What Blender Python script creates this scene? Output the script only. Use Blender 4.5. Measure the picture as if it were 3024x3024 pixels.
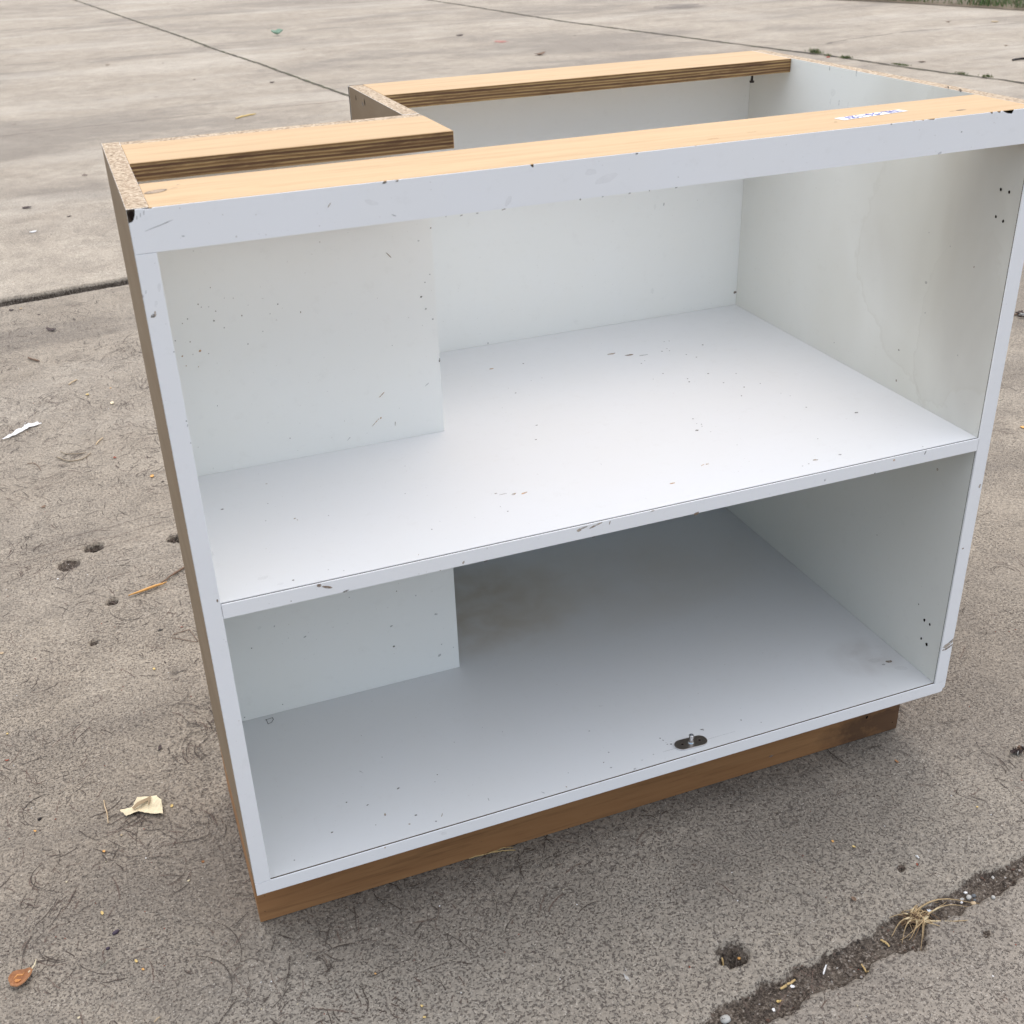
import bpy, bmesh, math, random
import numpy as np
from mathutils import Vector, Matrix

sc = bpy.context.scene
for o in list(bpy.data.objects):
    bpy.data.objects.remove(o)
C = sc.collection
rnd = random.Random(7)
R = math.radians

# ------------------------------------------------------------------ camera
cam_d = bpy.data.cameras.new("camera")
cam = bpy.data.objects.new("camera", cam_d)
C.objects.link(cam)
YAW, PIT, ROL = -0.35136, -0.49799, 0.03504
def rotm(y, p, r):
    Rz = Matrix.Rotation(y, 3, 'Z'); Rx = Matrix.Rotation(p, 3, 'X'); Ry = Matrix.Rotation(r, 3, 'Y')
    return Rz @ Rx @ Ry
M = rotm(YAW, PIT, ROL)
right, fwd, up = M.col[0], M.col[1], M.col[2]
rot = Matrix((right, up, -fwd)).transposed().to_4x4()
cam.matrix_world = Matrix.Translation((-0.03678, -0.98022, 1.09379)) @ rot
cam_d.lens = 4.25
cam_d.sensor_fit = 'HORIZONTAL'
cam_d.sensor_width = 4.25 * 3024 / 3379.4
cam_d.clip_start = 0.02
cam_d.clip_end = 400
cam_d.dof.use_dof = True
cam_d.dof.focus_distance = 1.62
cam_d.dof.aperture_fstop = 1.7
sc.camera = cam

# ------------------------------------------------------------------ sky, sun, exposure
SUN_EL, SUN_AZ = R(71), R(28)          # azimuth measured from +Y (behind the cabinet) towards +X
world = bpy.data.worlds.new("World")
sc.world = world
world.use_nodes = True
wn = world.node_tree.nodes
sky = wn.new('ShaderNodeTexSky')
sky.sky_type = 'NISHITA'
sky.sun_disc = False
sky.sun_elevation = SUN_EL
sky.sun_rotation = SUN_AZ
sky.air_density = 1.0
sky.dust_density = 2.0
sky.ozone_density = 1.0
bg = wn['Background']
bg.inputs[1].default_value = 0.07
tint = wn.new('ShaderNodeMix'); tint.data_type = 'RGBA'; tint.blend_type = 'MULTIPLY'; tint.inputs[0].default_value = 1.0
tint.inputs[7].default_value = (1.07, 1.0, .91, 1)        # thin high cloud: less blue than a clear sky
world.node_tree.links.new(sky.outputs[0], tint.inputs[6]); world.node_tree.links.new(tint.outputs[2], bg.inputs[0])
sun_d = bpy.data.lights.new("sun", 'SUN')
sun_d.energy = 1.5
sun_d.angle = R(146)
sun_d.color = (1.0, 0.985, 0.965)
sun = bpy.data.objects.new("sun", sun_d)
C.objects.link(sun)
sdir = Vector((math.sin(SUN_AZ) * math.cos(SUN_EL), math.cos(SUN_AZ) * math.cos(SUN_EL), math.sin(SUN_EL)))
sun.rotation_euler = sdir.to_track_quat('Z', 'Y').to_euler()
sun.location = sdir * 20
sc.view_settings.view_transform = 'Standard'
sc.view_settings.look = 'None'
sc.view_settings.gamma = 1
sc.view_settings.exposure = 1.44
sc.render.resolution_x = 1024
sc.render.resolution_y = 1024

# ------------------------------------------------------------------ helpers
def tag(o, label=None, cat=None, group=None, kind=None):
    if label: o['label'] = label
    if cat: o['category'] = cat
    if group: o['group'] = group
    if kind: o['kind'] = kind
    return o

class N:
    """small node-graph helper"""
    def __init__(s, name):
        s.m = bpy.data.materials.new(name); s.m.use_nodes = True
        s.t = s.m.node_tree; s.n = s.t.nodes; s.l = s.t.links
        s.b = s.n['Principled BSDF']; s.out = s.n['Material Output']
        s.tc = s.n.new('ShaderNodeTexCoord')
    def co(s, scale=(1, 1, 1)):
        mp = s.n.new('ShaderNodeMapping'); mp.inputs['Scale'].default_value = scale
        s.l.new(s.tc.outputs['Object'], mp.inputs[0]); return mp.outputs[0]
    def noise(s, scale, detail=4, rough=.55, stretch=(1, 1, 1), dist=0.0, vec=None):
        t = s.n.new('ShaderNodeTexNoise'); t.inputs['Scale'].default_value = scale
        t.inputs['Detail'].default_value = detail; t.inputs['Roughness'].default_value = rough
        t.inputs['Distortion'].default_value = dist
        s.l.new(vec if vec else s.co(stretch), t.inputs['Vector']); return t.outputs['Fac']
    def voro(s, scale, stretch=(1, 1, 1), out='Distance'):
        t = s.n.new('ShaderNodeTexVoronoi'); t.inputs['Scale'].default_value = scale
        s.l.new(s.co(stretch), t.inputs['Vector']); return t.outputs[out]
    def ramp(s, fac, stops):
        r = s.n.new('ShaderNodeValToRGB'); e = r.color_ramp.elements
        while len(e) < len(stops): e.new(.5)
        for i, (p, c) in enumerate(stops):
            e[i].position = p
            e[i].color = (c, c, c, 1) if isinstance(c, (int, float)) else (*c, 1)
        s.l.new(fac, r.inputs[0]); return r.outputs[0]
    def mix(s, fac, a, b, mode='MIX'):
        m = s.n.new('ShaderNodeMix'); m.data_type = 'RGBA'; m.blend_type = mode
        for sock, v in ((m.inputs[0], fac), (m.inputs[6], a), (m.inputs[7], b)):
            if isinstance(v, (int, float)): sock.default_value = v if sock == m.inputs[0] else (v, v, v, 1)
            elif isinstance(v, tuple): sock.default_value = (*v, 1)
            else: s.l.new(v, sock)
        return m.outputs[2]
    def math(s, op, a, b=0.0, c=None):
        m = s.n.new('ShaderNodeMath'); m.operation = op
        for i, v in enumerate((a, b) if c is None else (a, b, c)):
            if isinstance(v, (int, float)): m.inputs[i].default_value = v
            else: s.l.new(v, m.inputs[i])
        return m.outputs[0]
    def sep(s):
        x = s.n.new('ShaderNodeSeparateXYZ'); s.l.new(s.tc.outputs['Object'], x.inputs[0]); return x.outputs
    def attr(s, name):
        a = s.n.new('ShaderNodeAttribute'); a.attribute_name = name; return a.outputs['Fac']
    def bump(s, h, dist=.001, strength=1.0):
        b = s.n.new('ShaderNodeBump'); b.inputs['Distance'].default_value = dist
        b.inputs['Strength'].default_value = strength
        s.l.new(h, b.inputs['Height']); s.l.new(b.outputs[0], s.b.inputs['Normal'])
    def fin(s, col, rough=.6, spec=.4, metal=0):
        if isinstance(col, tuple): s.b.inputs['Base Color'].default_value = (*col, 1)
        else: s.l.new(col, s.b.inputs['Base Color'])
        if isinstance(rough, (int, float)): s.b.inputs['Roughness'].default_value = rough
        else: s.l.new(rough, s.b.inputs['Roughness'])
        s.b.inputs['Specular IOR Level'].default_value = spec
        s.b.inputs['Metallic'].default_value = metal
        return s.m
    def blob(s, cx, cy, cz, rx, ry, rz):
        """soft 0..1 blob mask centred at a spot of the object"""
        o = s.sep()
        d = None
        for k, (c, r_) in enumerate(((cx, rx), (cy, ry), (cz, rz))):
            t = s.math('MULTIPLY', s.math('SUBTRACT', o[k], c), 1 / r_)
            t = s.math('MULTIPLY', t, t)
            d = t if d is None else s.math('ADD', d, t)
        return s.math('MAXIMUM', s.math('SUBTRACT', 1.0, d), 0.0)

class MB:
    """mesh collector: boxes, prisms, tubes, marks -> one mesh object"""
    def __init__(s): s.v = []; s.f = []; s.mi = []
    def add(s, vs, fs, mi=0):
        k = len(s.v); s.v += [tuple(v) for v in vs]
        for i, f in enumerate(fs):
            s.f.append(tuple(k + a for a in f)); s.mi.append(mi[i] if isinstance(mi, (list, tuple)) else mi)
    def box(s, x0, x1, y0, y1, z0, z1, mi=0, **fm):
        vs = [(x, y, z) for z in (z0, z1) for y in (y0, y1) for x in (x0, x1)]
        fs = dict(nz=(0, 2, 3, 1), pz=(4, 5, 7, 6), ny=(0, 1, 5, 4), py=(2, 6, 7, 3), nx=(0, 4, 6, 2), px=(1, 3, 7, 5))
        s.add(vs, list(fs.values()), [fm.get(k, mi) for k in fs])
    def prism(s, poly, a0, a1, axis='z', m_side=0, m_lo=0, m_hi=0):
        n = len(poly)
        def P(p, a): return {'z': (p[0], p[1], a), 'y': (p[0], a, p[1]), 'x': (a, p[0], p[1])}[axis]
        vs = [P(p, a0) for p in poly] + [P(p, a1) for p in poly]
        fs = [tuple(range(n))[::-1], tuple(range(n, 2 * n))] + [(i, (i + 1) % n, n + (i + 1) % n, n + i) for i in range(n)]
        s.add(vs, fs, [m_lo, m_hi] + [m_side] * n)
    def tube(s, pts, rads, seg=6, mi=0):
        pts = [Vector(p) for p in pts]; rings = []; k = len(s.v)
        for i, p in enumerate(pts):
            d = (pts[min(i + 1, len(pts) - 1)] - pts[max(i - 1, 0)]).normalized()
            a = d.cross(Vector((0, 0, 1)));
            if a.length < .05: a = d.cross(Vector((1, 0, 0)))
            a.normalize(); b = d.cross(a)
            for j in range(seg):
                t = 2 * math.pi * j / seg
                s.v.append(tuple(p + (a * math.cos(t) + b * math.sin(t)) * rads[i]))
        for i in range(len(pts) - 1):
            for j in range(seg):
                s.f.append((k + i * seg + j, k + i * seg + (j + 1) % seg, k + (i + 1) * seg + (j + 1) % seg, k + (i + 1) * seg + j)); s.mi.append(mi)
        s.f.append(tuple(range(k, k + seg))); s.mi.append(mi)
        s.f.append(tuple(range(k + (len(pts) - 1) * seg, k + len(pts) * seg))[::-1]); s.mi.append(mi)
    def marks(s, L, plane, at, out, cmap, seed=1, lift=.00022):
        """small stains, holes and chips lying on a face; plane 'xy','xz','yz', out = +1/-1 direction"""
        rr = random.Random(seed)
        for i, (a, b, r, e, ang, c) in enumerate(L):
            nn = 9; ca, sa = math.cos(R(ang)), math.sin(R(ang)); vs = []
            r = max(r, .0005)
            for j in range(nn):
                t = 2 * math.pi * j / nn; q = r * rr.uniform(.72, 1.15)
                px, py = q * math.cos(t) * e, q * math.sin(t)
                u, w = a + px * ca - py * sa, b + px * sa + py * ca
                h = at + out * (lift + i * .000004)
                vs.append({'xy': (u, w, h), 'xz': (u, h, w), 'yz': (h, u, w)}[plane])
            s.add(vs, [tuple(range(nn))], cmap[c])
    def build(s, name, mats, parent=None, base=(0, 0, 0), bevel=0, smooth=False, loc=None):
        me = bpy.data.meshes.new(name)
        b = Vector(base)
        me.from_pydata([tuple(Vector(v) - b) for v in s.v], [], s.f)
        for m in mats: me.materials.append(m)
        me.polygons.foreach_set('material_index', s.mi)
        if smooth: me.polygons.foreach_set('use_smooth', [True] * len(s.f))
        me.update()
        if bevel:
            bm = bmesh.new(); bm.from_mesh(me)
            bmesh.ops.recalc_face_normals(bm, faces=bm.faces)
            ed = [e for e in bm.edges if len(e.link_faces) == 2 and e.calc_face_angle(0) > .5 and all(len(f.verts) <= 40 for f in e.link_faces)]
            bmesh.ops.bevel(bm, geom=ed, offset=bevel, segments=1, affect='EDGES', clamp_overlap=True)
            bm.to_mesh(me); bm.free()
        o = bpy.data.objects.new(name, me); C.objects.link(o)
        if parent is not None: o.parent = parent
        if loc is not None: o.location = loc
        return o

def merge(a, b):
    """append mesh data of collector b (no bevel) to built object a, same slots"""
    me = a.data; bm = bmesh.new(); bm.from_mesh(me)
    off = Vector(BASE)
    for f, mi in zip(b.f, b.mi):
        fa = bm.faces.new([bm.verts.new(Vector(b.v[i]) - off) for i in f]); fa.material_index = mi
    bm.to_mesh(me); bm.free()

def simple(name, col, rough=.7, spec=.3, metal=0, vary=0.0, sc_=60):
    g = N(name)
    if vary:
        f = g.noise(sc_, 3)
        c = g.mix(f, tuple(max(0, x * (1 - vary)) for x in col), tuple(min(1, x * (1 + vary)) for x in col))
        return g.fin(c, rough, spec, metal)
    return g.fin(col, rough, spec, metal)

def alpha_mat(name, col, alpha, scale=300, cut=None):
    g = N(name); g.fin(col, .7, .2)
    tr = g.n.new('ShaderNodeBsdfTransparent'); mx = g.n.new('ShaderNodeMixShader')
    f = g.noise(scale, 3)
    f = g.math('MULTIPLY', g.ramp(f, [(.3, .35), (.6, 1.0)] if not cut else [(cut[0], 0.0), (cut[1], 1.0)]), alpha)
    g.l.new(f, mx.inputs[0]); g.l.new(tr.outputs[0], mx.inputs[1]); g.l.new(g.b.outputs[0], mx.inputs[2])
    g.l.new(mx.outputs[0], g.out.inputs[0]); return g.m

# ------------------------------------------------------------------ wear marks on the cabinet (a, b, radius, stretch, angle, colour)
M_SHELF = [(0.5207,0.4717,0.00152,1,0,'d'),(0.4709,0.3738,0.00143,1,0,'d'),(0.4392,0.2232,0.00109,1.5,0,'d'),(0.4566,0.2629,0.00112,1.6,0,'d'),(0.2488,0.1509,0.0008,1,0,'d'),(0.3407,0.063,0.00097,1,0,'d'),(0.2515,0.0587,0.00094,1,0,'d'),(0.6837,0.3509,0.00123,1,0,'d'),(0.7231,0.4292,0.00154,1,0,'d'),(0.734,0.4264,0.00103,1,0,'d'),(0.674,0.3989,0.00126,1,0,'d'),(0.6832,0.406,0.00101,1,0,'d'),(0.735,0.4364,0.00078,1,0,'d'),(0.6618,0.3383,0.00073,1,0,'d'),(0.7532,0.4631,0.00105,1,0,'d'),(0.745,0.4638,0.00105,1,0,'d'),(0.4678,0.3938,0.0006,1,0,'d'),(0.5241,0.4089,0.00061,1,0,'d'),(0.5067,0.4064,0.00061,1,0,'d'),(0.3028,0.0643,0.00048,1,0,'d'),(0.1436,0.0137,0.00044,1,0,'d'),(0.2649,0.0723,0.00038,1,0,'d'),(0.269,0.2196,0.00063,1,0,'d'),(0.4838,0.1267,0.00052,1,0,'d'),(0.4364,0.3338,0.00046,1,0,'d'),(0.337,0.0763,0.00058,1,0,'d'),(0.472,0.4722,0.00176,2.2,10,'o'),(0.6515,0.4518,0.00308,2.6,5,'t'),(0.6738,0.4363,0.00282,2.8,0,'b'),(0.6918,0.4268,0.00204,3.5,0,'g'),(0.3435,0.1079,0.00119,1.3,0,'b'),(0.3507,0.1032,0.0005,11,0,'b'),(0.3616,0.0983,0.00179,1.8,20,'t'),(0.3734,0.0957,0.00159,2.8,15,'o'),(0.5366,0.0476,0.0014,3,0,'o'),(0.049,0.1999,0.00138,1.4,0,'d'),(0.099,0.1919,0.00079,1,0,'d'),(0.0893,0.1523,0.00077,1,0,'d'),(0.12,0.1441,0.00116,1.4,40,'t'),(0.1221,0.1397,0.00077,1.3,0,'t'),(0.156,0.1354,0.00068,1,0,'d'),(0.0922,0.0163,0.00106,1.3,0,'d'),(0.1294,0.0219,0.00054,1,0,'d'),(0.0647,0.0328,0.00354,2,10,'f'),(0.0789,0.0143,0.00245,1.5,0,'f'),(0.1066,0.2423,0.00082,1.5,0,'t'),(0.7891,0.4266,0.00156,1,0,'d'),(0.7483,0.4019,0.00128,1,0,'d'),(0.7563,0.3863,0.00127,1,0,'d'),(0.7398,0.3234,0.00147,1,0,'d'),(0.7049,0.3192,0.00121,1,0,'d'),(0.7015,0.308,0.00145,1,0,'d'),(0.7745,0.3068,0.00098,1,0,'d'),(0.7421,0.2852,0.0012,1,0,'d'),(0.759,0.2599,0.00119,1,0,'d'),(0.74,0.2352,0.00117,1,0,'d'),(0.7854,0.2618,0.00096,1,0,'d'),(0.7955,0.167,0.00114,1,0,'d'),(0.8429,0.1255,0.0018,1.4,0,'d'),(0.6455,0.1965,0.00112,1,0,'d'),(0.6427,0.1815,0.00067,1,0,'d'),(0.647,0.1771,0.00089,1,0,'d'),(0.6445,0.1712,0.00088,1,0,'d'),(0.6329,0.1631,0.00198,1.3,0,'d'),(0.6462,0.1523,0.00066,1,0,'d'),(0.7535,0.0797,0.00086,1,0,'d'),(0.7515,0.0312,0.00146,1.5,0,'d'),(0.7917,0.2207,0.0007,1,0,'d'),(0.7978,0.2079,0.0007,1,0,'d'),(0.6558,0.1055,0.00064,1,0,'d'),(0.6945,0.0238,0.00082,1,0,'d'),(0.7043,0.0259,0.00082,1,0,'d'),(0.7173,0.0313,0.00186,1.8,-10,'t'),(0.8532,0.0088,0.00084,1,0,'d'),(0.5969,0.0742,0.00145,1.6,0,'o'),(0.5913,0.0747,0.00052,7,25,'o'),(0.9321,0.0069,0.00171,1.3,0,'t')]
M_FLOOR = [(0.1925,0.0886,0.0013,1.8,30,'d'),(0.2448,0.0934,0.00088,1,0,'d'),(0.2842,0.144,0.00068,1,0,'d'),(0.2381,0.0819,0.00065,1,0,'d'),(0.1989,0.035,0.00126,1.3,0,'d'),(0.2183,0.0159,0.00104,1.3,0,'d'),(0.1876,0.0238,0.00125,1,0,'t'),(0.4546,0.0954,0.00092,1.5,0,'d'),(0.4597,0.0472,0.00112,1,0,'d'),(0.4458,0.0324,0.00089,1,0,'d'),(0.3542,0.0118,0.00064,6,-55,'g'),(0.1578,0.1357,0.00066,6,-60,'g'),(0.1272,0.0895,0.00107,1,0,'d'),(0.1498,0.0749,0.00085,2,20,'d'),(0.3969,0.032,0.00066,1,0,'d'),(0.4918,0.0171,0.00111,2,0,'g'),(0.1652,0.0508,0.00126,2,80,'t'),(0.3848,0.0096,0.00108,1,0,'t'),(0.1502,0.0381,0.00063,1,0,'d'),(0.1757,0.205,0.00046,1,0,'d'),(0.1895,0.1528,0.00067,1,0,'d'),(0.3281,0.1579,0.00046,1,0,'d'),(0.3493,0.1387,0.00069,1,0,'d'),(0.4904,0.137,0.00237,1.5,0,'f'),(0.4503,0.0198,0.0011,1.5,0,'g'),(0.4764,0.0059,0.00132,1.5,30,'g'),(0.2888,0.0268,0.00043,6,85,'g'),(0.2282,0.0232,0.00063,6,60,'t'),(0.6473,0.0364,0.00092,1,0,'d'),(0.669,0.0223,0.00069,1,0,'d'),(0.5911,0.0403,0.00092,2.5,0,'d'),(0.9043,0.0671,0.00296,1.6,-10,'b'),(0.8877,0.0766,0.00495,1.8,-10,'f'),(0.9103,0.0478,0.00539,1.6,-30,'f'),(0.8932,0.0642,0.00148,2,-20,'g'),(0.0488,0.0198,0.00101,1,0,'d'),(0.0992,0.0462,0.00104,1.4,0,'d')]
M_NOTCH = [(0.0615,0.6453,0.00159,1,0,'o'),(0.0415,0.6423,0.00099,1,0,'o'),(0.0532,0.6425,0.00079,1,0,'o'),(0.0706,0.6407,0.0008,1,0,'o'),(0.0438,0.6303,0.0006,1,0,'o'),(0.057,0.627,0.0006,1,0,'o'),(0.0706,0.5762,0.00061,1,0,'d'),(0.0527,0.6576,0.00079,1,0,'t'),(0.1159,0.6449,0.0006,1,0,'d'),(0.149,0.5193,0.00064,1,0,'d'),(0.0822,0.6778,0.00118,1,0,'b'),(0.1557,0.6864,0.0008,1,0,'d'),(0.0842,0.7161,0.00058,1,0,'b'),(0.1071,0.7007,0.00059,1,0,'b'),(0.0681,0.6993,0.00078,1,0,'b'),(0.1138,0.6792,0.00079,1,0,'b'),(0.1347,0.6572,0.0006,1,0,'d'),(0.0541,0.6842,0.00078,1,0,'b'),(0.0858,0.6886,0.00059,1,0,'b'),(0.1454,0.6765,0.0006,1,0,'b'),(0.0924,0.668,0.00079,1,0,'b'),(0.0789,0.6947,0.00059,1,0,'b'),(0.071,0.6955,0.00059,1,0,'b'),(0.0975,0.7021,0.00059,1,0,'t'),(0.1223,0.6903,0.00059,1,0,'b'),(0.0477,0.68,0.00059,1,0,'b'),(0.1804,0.6733,0.00061,2,80,'t'),(0.2666,0.5549,0.00075,7,40,'o'),(0.2564,0.5205,0.00054,14,42,'o'),(0.2628,0.5247,0.00108,1.3,60,'o'),(0.2201,0.5045,0.00043,7,42,'g'),(0.3253,0.5585,0.00043,7,35,'g'),(0.2804,0.5136,0.00044,7,85,'t'),(0.2851,0.6159,0.00063,1,0,'d'),(0.2901,0.7256,0.00081,6,-50,'t'),(0.3271,0.7378,0.00102,1.3,0,'g'),(0.3254,0.6705,0.00105,1.3,0,'d'),(0.3302,0.6548,0.00105,1.2,0,'d'),(0.3381,0.6961,0.00083,1,0,'d'),(0.3314,0.6875,0.00062,1,0,'d'),(0.3429,0.7508,0.00082,1,0,'b'),(0.3381,0.6408,0.00106,1,0,'d'),(0.0369,0.6614,0.00079,1,0,'b'),(0.3432,0.5874,0.00108,2.4,85,'d'),(0.2883,0.2576,0.00095,1,0,'g'),(0.2505,0.2179,0.00119,2,20,'g'),(0.3145,0.2201,0.00145,2,-20,'g'),(0.3152,0.1511,0.00197,1.4,30,'g'),(0.2516,0.1841,0.00145,1.2,0,'d'),(0.3194,0.1685,0.00098,1,0,'g'),(0.1914,0.2383,0.00141,1.3,0,'f'),(0.3364,0.1586,0.00099,1,0,'g'),(0.2623,0.2713,0.00094,1,0,'t'),(0.1979,0.2783,0.00093,1,0,'g'),(0.3113,0.2581,0.00119,1,0,'f'),(0.0769,0.2626,0.00227,1.6,40,'f'),(0.096,0.2601,0.00091,2,60,'g'),(0.1333,0.2331,0.00116,2,30,'g'),(0.0628,0.2348,0.00092,1,0,'d'),(0.1416,0.2024,0.00117,1,0,'f'),(0.0908,0.1342,0.00095,1,0,'d'),(0.0386,0.1283,0.00094,1,0,'d')]
M_RIGHT = [(0.0339,0.783,0.00176,1.3,80,'h'),(0.0208,0.7827,0.00175,1.3,80,'h'),(0.0346,0.7527,0.00158,1.1,80,'h'),(0.0224,0.7502,0.00177,1.1,80,'h'),(0.0547,0.2192,0.00096,1.2,80,'h'),(0.0391,0.2027,0.00239,1.2,90,'h'),(0.0279,0.2025,0.0019,1.2,90,'h'),(0.0392,0.1723,0.00193,1.2,90,'h'),(0.0274,0.1705,0.0024,1.2,90,'h'),(0.0554,0.6891,0.00103,1.2,90,'t'),(0.1255,0.6118,0.0011,1,0,'g'),(0.1394,0.7095,0.00086,1,0,'g'),(0.0995,0.7027,0.00105,1,0,'g'),(0.1319,0.6491,0.00196,1.2,0,'g'),(0.1643,0.5494,0.00138,1.2,0,'b'),(0.1613,0.508,0.00139,1.3,90,'t'),(0.3014,0.5142,0.00075,1,0,'d'),(0.0582,0.5785,0.00085,1,0,'g'),(0.3159,0.874,0.00135,4,90,'g'),(0.3255,0.8697,0.00113,3,90,'f'),(0.3741,0.8729,0.00116,2.5,90,'g'),(0.3611,0.8437,0.00512,1.3,0,'f'),(0.3463,0.833,0.00116,3,90,'g'),(0.3264,0.8335,0.00137,4,90,'f'),(0.1428,0.8774,0.00162,1.5,0,'d'),(0.1219,0.877,0.0018,1.8,10,'d'),(0.365,0.8321,0.0014,3,90,'f'),(0.0607,0.4224,0.0018,1,0,'o'),(0.1567,0.275,0.00074,1,0,'d')]
M_BACK = [(0.7777,0.6665,0.00265,2,90,'f'),(0.7924,0.6687,0.00133,2,90,'g'),(0.7858,0.6031,0.00135,1,0,'f'),(0.7773,0.5357,0.00329,1.5,90,'f'),(0.5564,0.4901,0.00107,1.5,0,'d'),(0.5016,0.4939,0.00132,1,0,'g'),(0.9269,0.5122,0.00226,1.4,0,'b')]
M_RAIL = [(0.4278,0.8554,0.00423,3.2,12,'f'),(0.4117,0.8632,0.00323,2,0,'f'),(0.2024,0.8591,0.00274,2.5,-20,'f'),(0.2218,0.8457,0.00062,4,-20,'g'),(0.329,0.8454,0.00286,2,60,'f'),(0.0223,0.8605,0.00029,24,15,'g'),(0.0311,0.8631,0.00029,12,15,'g'),(0.0409,0.8498,0.00073,1.8,-10,'g'),(0.0103,0.8712,0.00043,4,80,'g'),(0.0072,0.8694,0.00036,4,80,'g'),(0.0132,0.8723,0.00036,5,75,'g'),(0.1655,0.8611,0.0006,5,50,'t'),(0.8318,0.8595,0.00091,1,0,'g'),(0.7423,0.8753,0.00088,1.3,0,'d'),(0.2695,0.839,0.00047,1,0,'d'),(0.3245,0.8388,0.00048,5,8,'b'),(0.4007,0.8391,0.00081,1.2,0,'d'),(0.4724,0.8392,0.00066,1,0,'d'),(0.284,0.8382,0.00039,3,8,'b'),(0.2991,0.8384,0.0004,3,8,'b'),(0.4516,0.8391,0.0005,3,8,'d'),(0.4235,0.8391,0.00049,3,8,'d'),(0.5008,0.839,0.0005,3,0,'d'),(0.8076,0.8406,0.00127,2.2,10,'g'),(0.2159,0.8747,0.00106,2.2,10,'d'),(0.2271,0.875,0.00091,1.8,10,'d'),(0.4581,0.8749,0.00098,1.4,10,'d')]
M_SEDGE = [(0.3986,0.487,0.00226,1.2,0,'t'),(0.4044,0.4887,0.00094,6,12,'b'),(0.4189,0.4888,0.00095,9,12,'t'),(0.4147,0.487,0.00057,9,12,'b'),(0.4349,0.4878,0.00057,5,80,'b'),(0.2666,0.4788,0.00128,1.6,60,'t'),(0.1408,0.476,0.00106,3.2,15,'d'),(0.2191,0.4999,0.00054,1,0,'o'),(0.1146,0.4894,0.00245,1.1,0,'b'),(0.1227,0.4852,0.00158,3.6,-25,'b'),(0.0153,0.4973,0.00102,2,90,'b'),(0.085,0.4786,0.0007,1,0,'b'),(0.8501,0.4885,0.00063,5,70,'d'),(0.7102,0.4822,0.00203,1,0,'f'),(0.7099,0.4811,0.00081,2,80,'g'),(0.8054,0.4876,0.00145,1,0,'o'),(0.5416,0.4754,0.00176,2.4,12,'b'),(0.7799,0.4758,0.00062,2,0,'b'),(0.4158,0.4745,0.00076,3,12,'d'),(0.2914,0.4746,0.00074,4,12,'d'),(0.4864,0.4907,0.00096,3,12,'t'),(0.241,0.4755,0.00055,1,0,'b')]
M_STL = [(0.0054,0.7863,0.00163,1.4,40,'d'),(0.0096,0.7961,0.00133,2.6,75,'f'),(0.0146,0.8098,0.00162,2.4,80,'f'),(0.0075,0.788,0.00089,2.8,85,'t'),(0.0003,0.8043,0.00073,2,80,'g'),(0.0033,0.8076,0.00073,2,80,'g'),(0.017,0.7523,0.00061,1,0,'d'),(0.0169,0.6871,0.00062,1,0,'d'),(0.0172,0.6828,0.00063,3,80,'g'),(0.0172,0.6655,0.00047,1,0,'d'),(0.0187,0.5498,0.00133,2,85,'f'),(0.0165,0.4488,0.00087,1,0,'f')]
M_STR = [(0.9439,0.4237,0.00175,1.6,80,'t'),(0.935,0.3355,0.00112,1.4,0,'b'),(0.9328,0.1776,0.00118,1.6,0,'b'),(0.9392,0.1849,0.00306,2.9,28,'t'),(0.9411,0.1795,0.00189,4.4,22,'b'),(0.9435,0.1894,0.00118,3.5,28,'d')]
M_BEDGE = [(0.2224,0.1153,0.0029,1.5,0,'f'),(0.1509,0.1205,0.00102,1,0,'o'),(0.1357,0.1146,0.00102,2,0,'f'),(0.4278,0.1233,0.00303,1.6,0,'f'),(0.4733,0.1272,0.00175,2,20,'f'),(0.5563,0.1131,0.00446,1.3,0,'f'),(0.8587,0.1249,0.00094,2,50,'g'),(0.7928,0.1144,0.0014,1,0,'f')]
M_KICK = [(0.8741,0.0379,0.00226,1.3,60,'h'),(0.9215,0.0138,0.00102,1,0,'h'),(0.7175,0.0192,0.00196,1.8,0,'g'),(0.0109,0.0411,0.00053,1,0,'h'),(0.0079,0.0158,0.00064,1,0,'h'),(0.2871,0.0233,0.00067,1,0,'b')]
WEED = (0.7304, -0.2367)
WBL = [(0.692, -0.2219), (0.8323, -0.266), (0.7628, -0.2657), (0.8092, -0.2484), (0.6944, -0.2598), (0.7067, -0.2776), (0.6894, -0.247), (0.6957, -0.255), (0.7377, -0.2509), (0.775, -0.2261), (0.784, -0.2287), (0.7478, -0.2101), (0.7361, -0.2155), (0.8199, -0.2477), (0.7219, -0.2633), (0.7048, -0.2588)]
TUFTS = [(5.0929, 6.4912, 5.0895, 6.3108, 150, 0.05, 'bushiest grass tuft, left of the red scrap in the mossy joint'), (5.084, 6.27, 5.0805, 6.1843, 40, 0.025, 'tiny grass tuft right behind the red scrap'), (5.0808, 6.0975, 5.1232, 6.0248, 90, 0.03, 'flat grass tuft just right of the red scrap'), (5.1779, 5.6985, 5.2004, 5.4499, 120, 0.018, 'long thin yellowish tuft midway along the mossy joint'), (5.2414, 5.1116, 5.2481, 5.0027, 70, 0.022, 'low dark tuft in the right part of the mossy joint'), (5.2915, 4.9393, 5.2727, 4.8179, 70, 0.026, 'rightmost bright tuft in the mossy joint')]
CHG = 'wood chips and crumbs scattered on the concrete'
LFG = 'dry leaf bits scattered on the concrete'
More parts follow.
